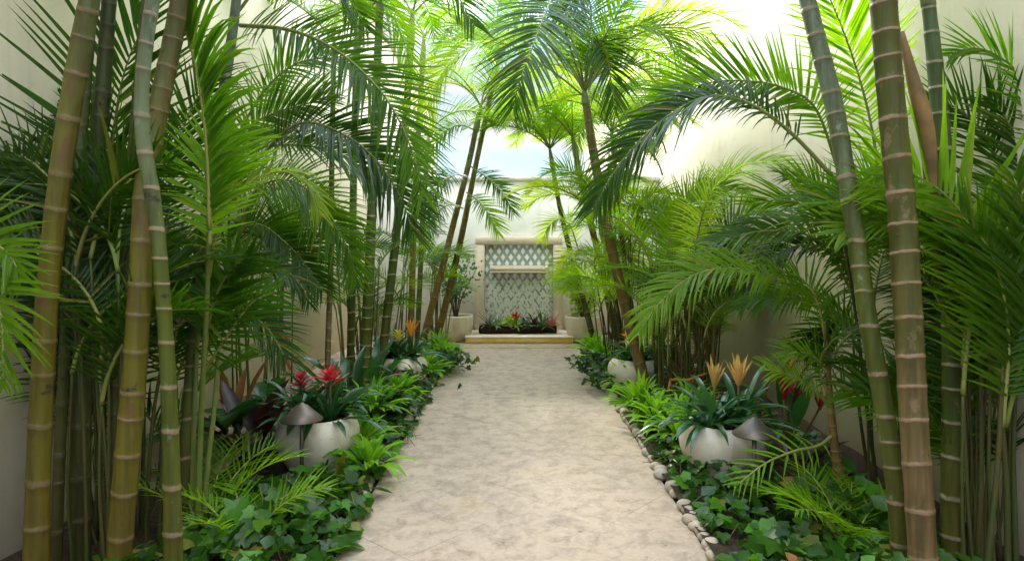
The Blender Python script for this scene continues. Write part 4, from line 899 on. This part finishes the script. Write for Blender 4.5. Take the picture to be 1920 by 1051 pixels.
# dry bent stalk by the right clump
Y_ = 6.0
g = join(tube([P(1250,770,Y_), P(1254,735,Y_), P(1258,713,Y_)], [.018,.02,.017], 6), tube([P(1256,712,Y_), P(1275,714,Y_), P(1292,717,Y_)], [.015,.015,.015], 6), tube([P(1294,752,Y_+.1), P(1297,716,Y_), P(1301,712,Y_)], [.014,.015,.016], 6), tube([P(1258,712,Y_-.02), P(1290,713,Y_), P(1325,700,Y_)], [.012,.02,.01], 6))
single('dry_stalk', g, 'rust', G(1255, 775), 'rust-brown bent dry palm stalks leaning before the clump of stems', 'dry stalk', smooth=True)

# ---------------------------------------------------------------- light, sky, camera
sd = nrm(np.array([-.21, .84, .46])); el = math.asin(sd[2]); rot = math.atan2(sd[0], sd[1])
sun = bpy.data.lights.new('sun', 'SUN'); sun.energy = .5; sun.angle = R(6.); sun.color = (1., .93, .80)
so = bpy.data.objects.new('sun', sun); COL.objects.link(so); so.location = (-8, 6, 12)
from mathutils import Vector
so.rotation_euler = Vector([-float(x) for x in sd]).to_track_quat('-Z', 'Y').to_euler()
w = bpy.data.worlds.new('World'); S.world = w; w.use_nodes = True; nt = w.node_tree; nt.nodes.clear()
out = nt.nodes.new('ShaderNodeOutputWorld'); bg = nt.nodes.new('ShaderNodeBackground'); sk = nt.nodes.new('ShaderNodeTexSky')
sk.sky_type = 'NISHITA'; sk.sun_disc = False; sk.sun_elevation = el; sk.sun_rotation = rot; sk.air_density = 1.; sk.dust_density = .2; sk.ozone_density = 3.
tc = nt.nodes.new('ShaderNodeTexCoord'); mp = nt.nodes.new('ShaderNodeMapping'); mp.inputs['Scale'].default_value = (1, 1, 2.6)
nz = nt.nodes.new('ShaderNodeTexNoise'); nz.inputs['Scale'].default_value = 3.2; nz.inputs['Detail'].default_value = 7; nz.inputs['Roughness'].default_value = .62
rp = nt.nodes.new('ShaderNodeValToRGB'); rp.color_ramp.elements[0].position = .46; rp.color_ramp.elements[1].position = .62
mx = nt.nodes.new('ShaderNodeMix'); mx.data_type = 'RGBA'; mx.inputs[7].default_value = (8., 8., 8.2, 1)
L = nt.links
L.new(tc.outputs['Generated'], mp.inputs[0]); L.new(mp.outputs[0], nz.inputs['Vector']); L.new(nz.outputs['Fac'], rp.inputs[0]); L.new(rp.outputs[0], mx.inputs[0]); L.new(sk.outputs[0], mx.inputs[6])
# overcast-like sky: brightest overhead, dimmer towards the horizon
sx = nt.nodes.new('ShaderNodeSeparateXYZ'); L.new(tc.outputs['Generated'], sx.inputs[0])
mr = nt.nodes.new('ShaderNodeMapRange'); mr.inputs[1].default_value = .25; mr.inputs[2].default_value = .85; mr.inputs[3].default_value = .085; mr.inputs[4].default_value = 1.15; L.new(sx.outputs[2], mr.inputs[0])
ml = nt.nodes.new('ShaderNodeVectorMath'); ml.operation = 'SCALE'; L.new(mx.outputs[2], ml.inputs[0]); L.new(mr.outputs[0], ml.inputs['Scale'])
L.new(ml.outputs[0], bg.inputs[0]); bg.inputs[1].default_value = .15; L.new(bg.outputs[0], out.inputs[0])

cam = bpy.data.cameras.new('camera'); co = bpy.data.objects.new('camera', cam); COL.objects.link(co)
co.location = (0, 0, CH); co.rotation_euler = (R(90), 0, 0); cam.sensor_width = 36; cam.lens = 36*F/1920
cam.shift_x = -6/1920; cam.shift_y = -63.5/1920; cam.clip_start = .05; cam.clip_end = 500
S.camera = co
S.view_settings.view_transform = 'Standard'; S.view_settings.look = 'None'; S.view_settings.gamma = 1.; S.view_settings.exposure = 3.3
S.cycles.max_bounces = 10; S.cycles.diffuse_bounces = 6; S.cycles.transmission_bounces = 6; S.cycles.use_denoising = True
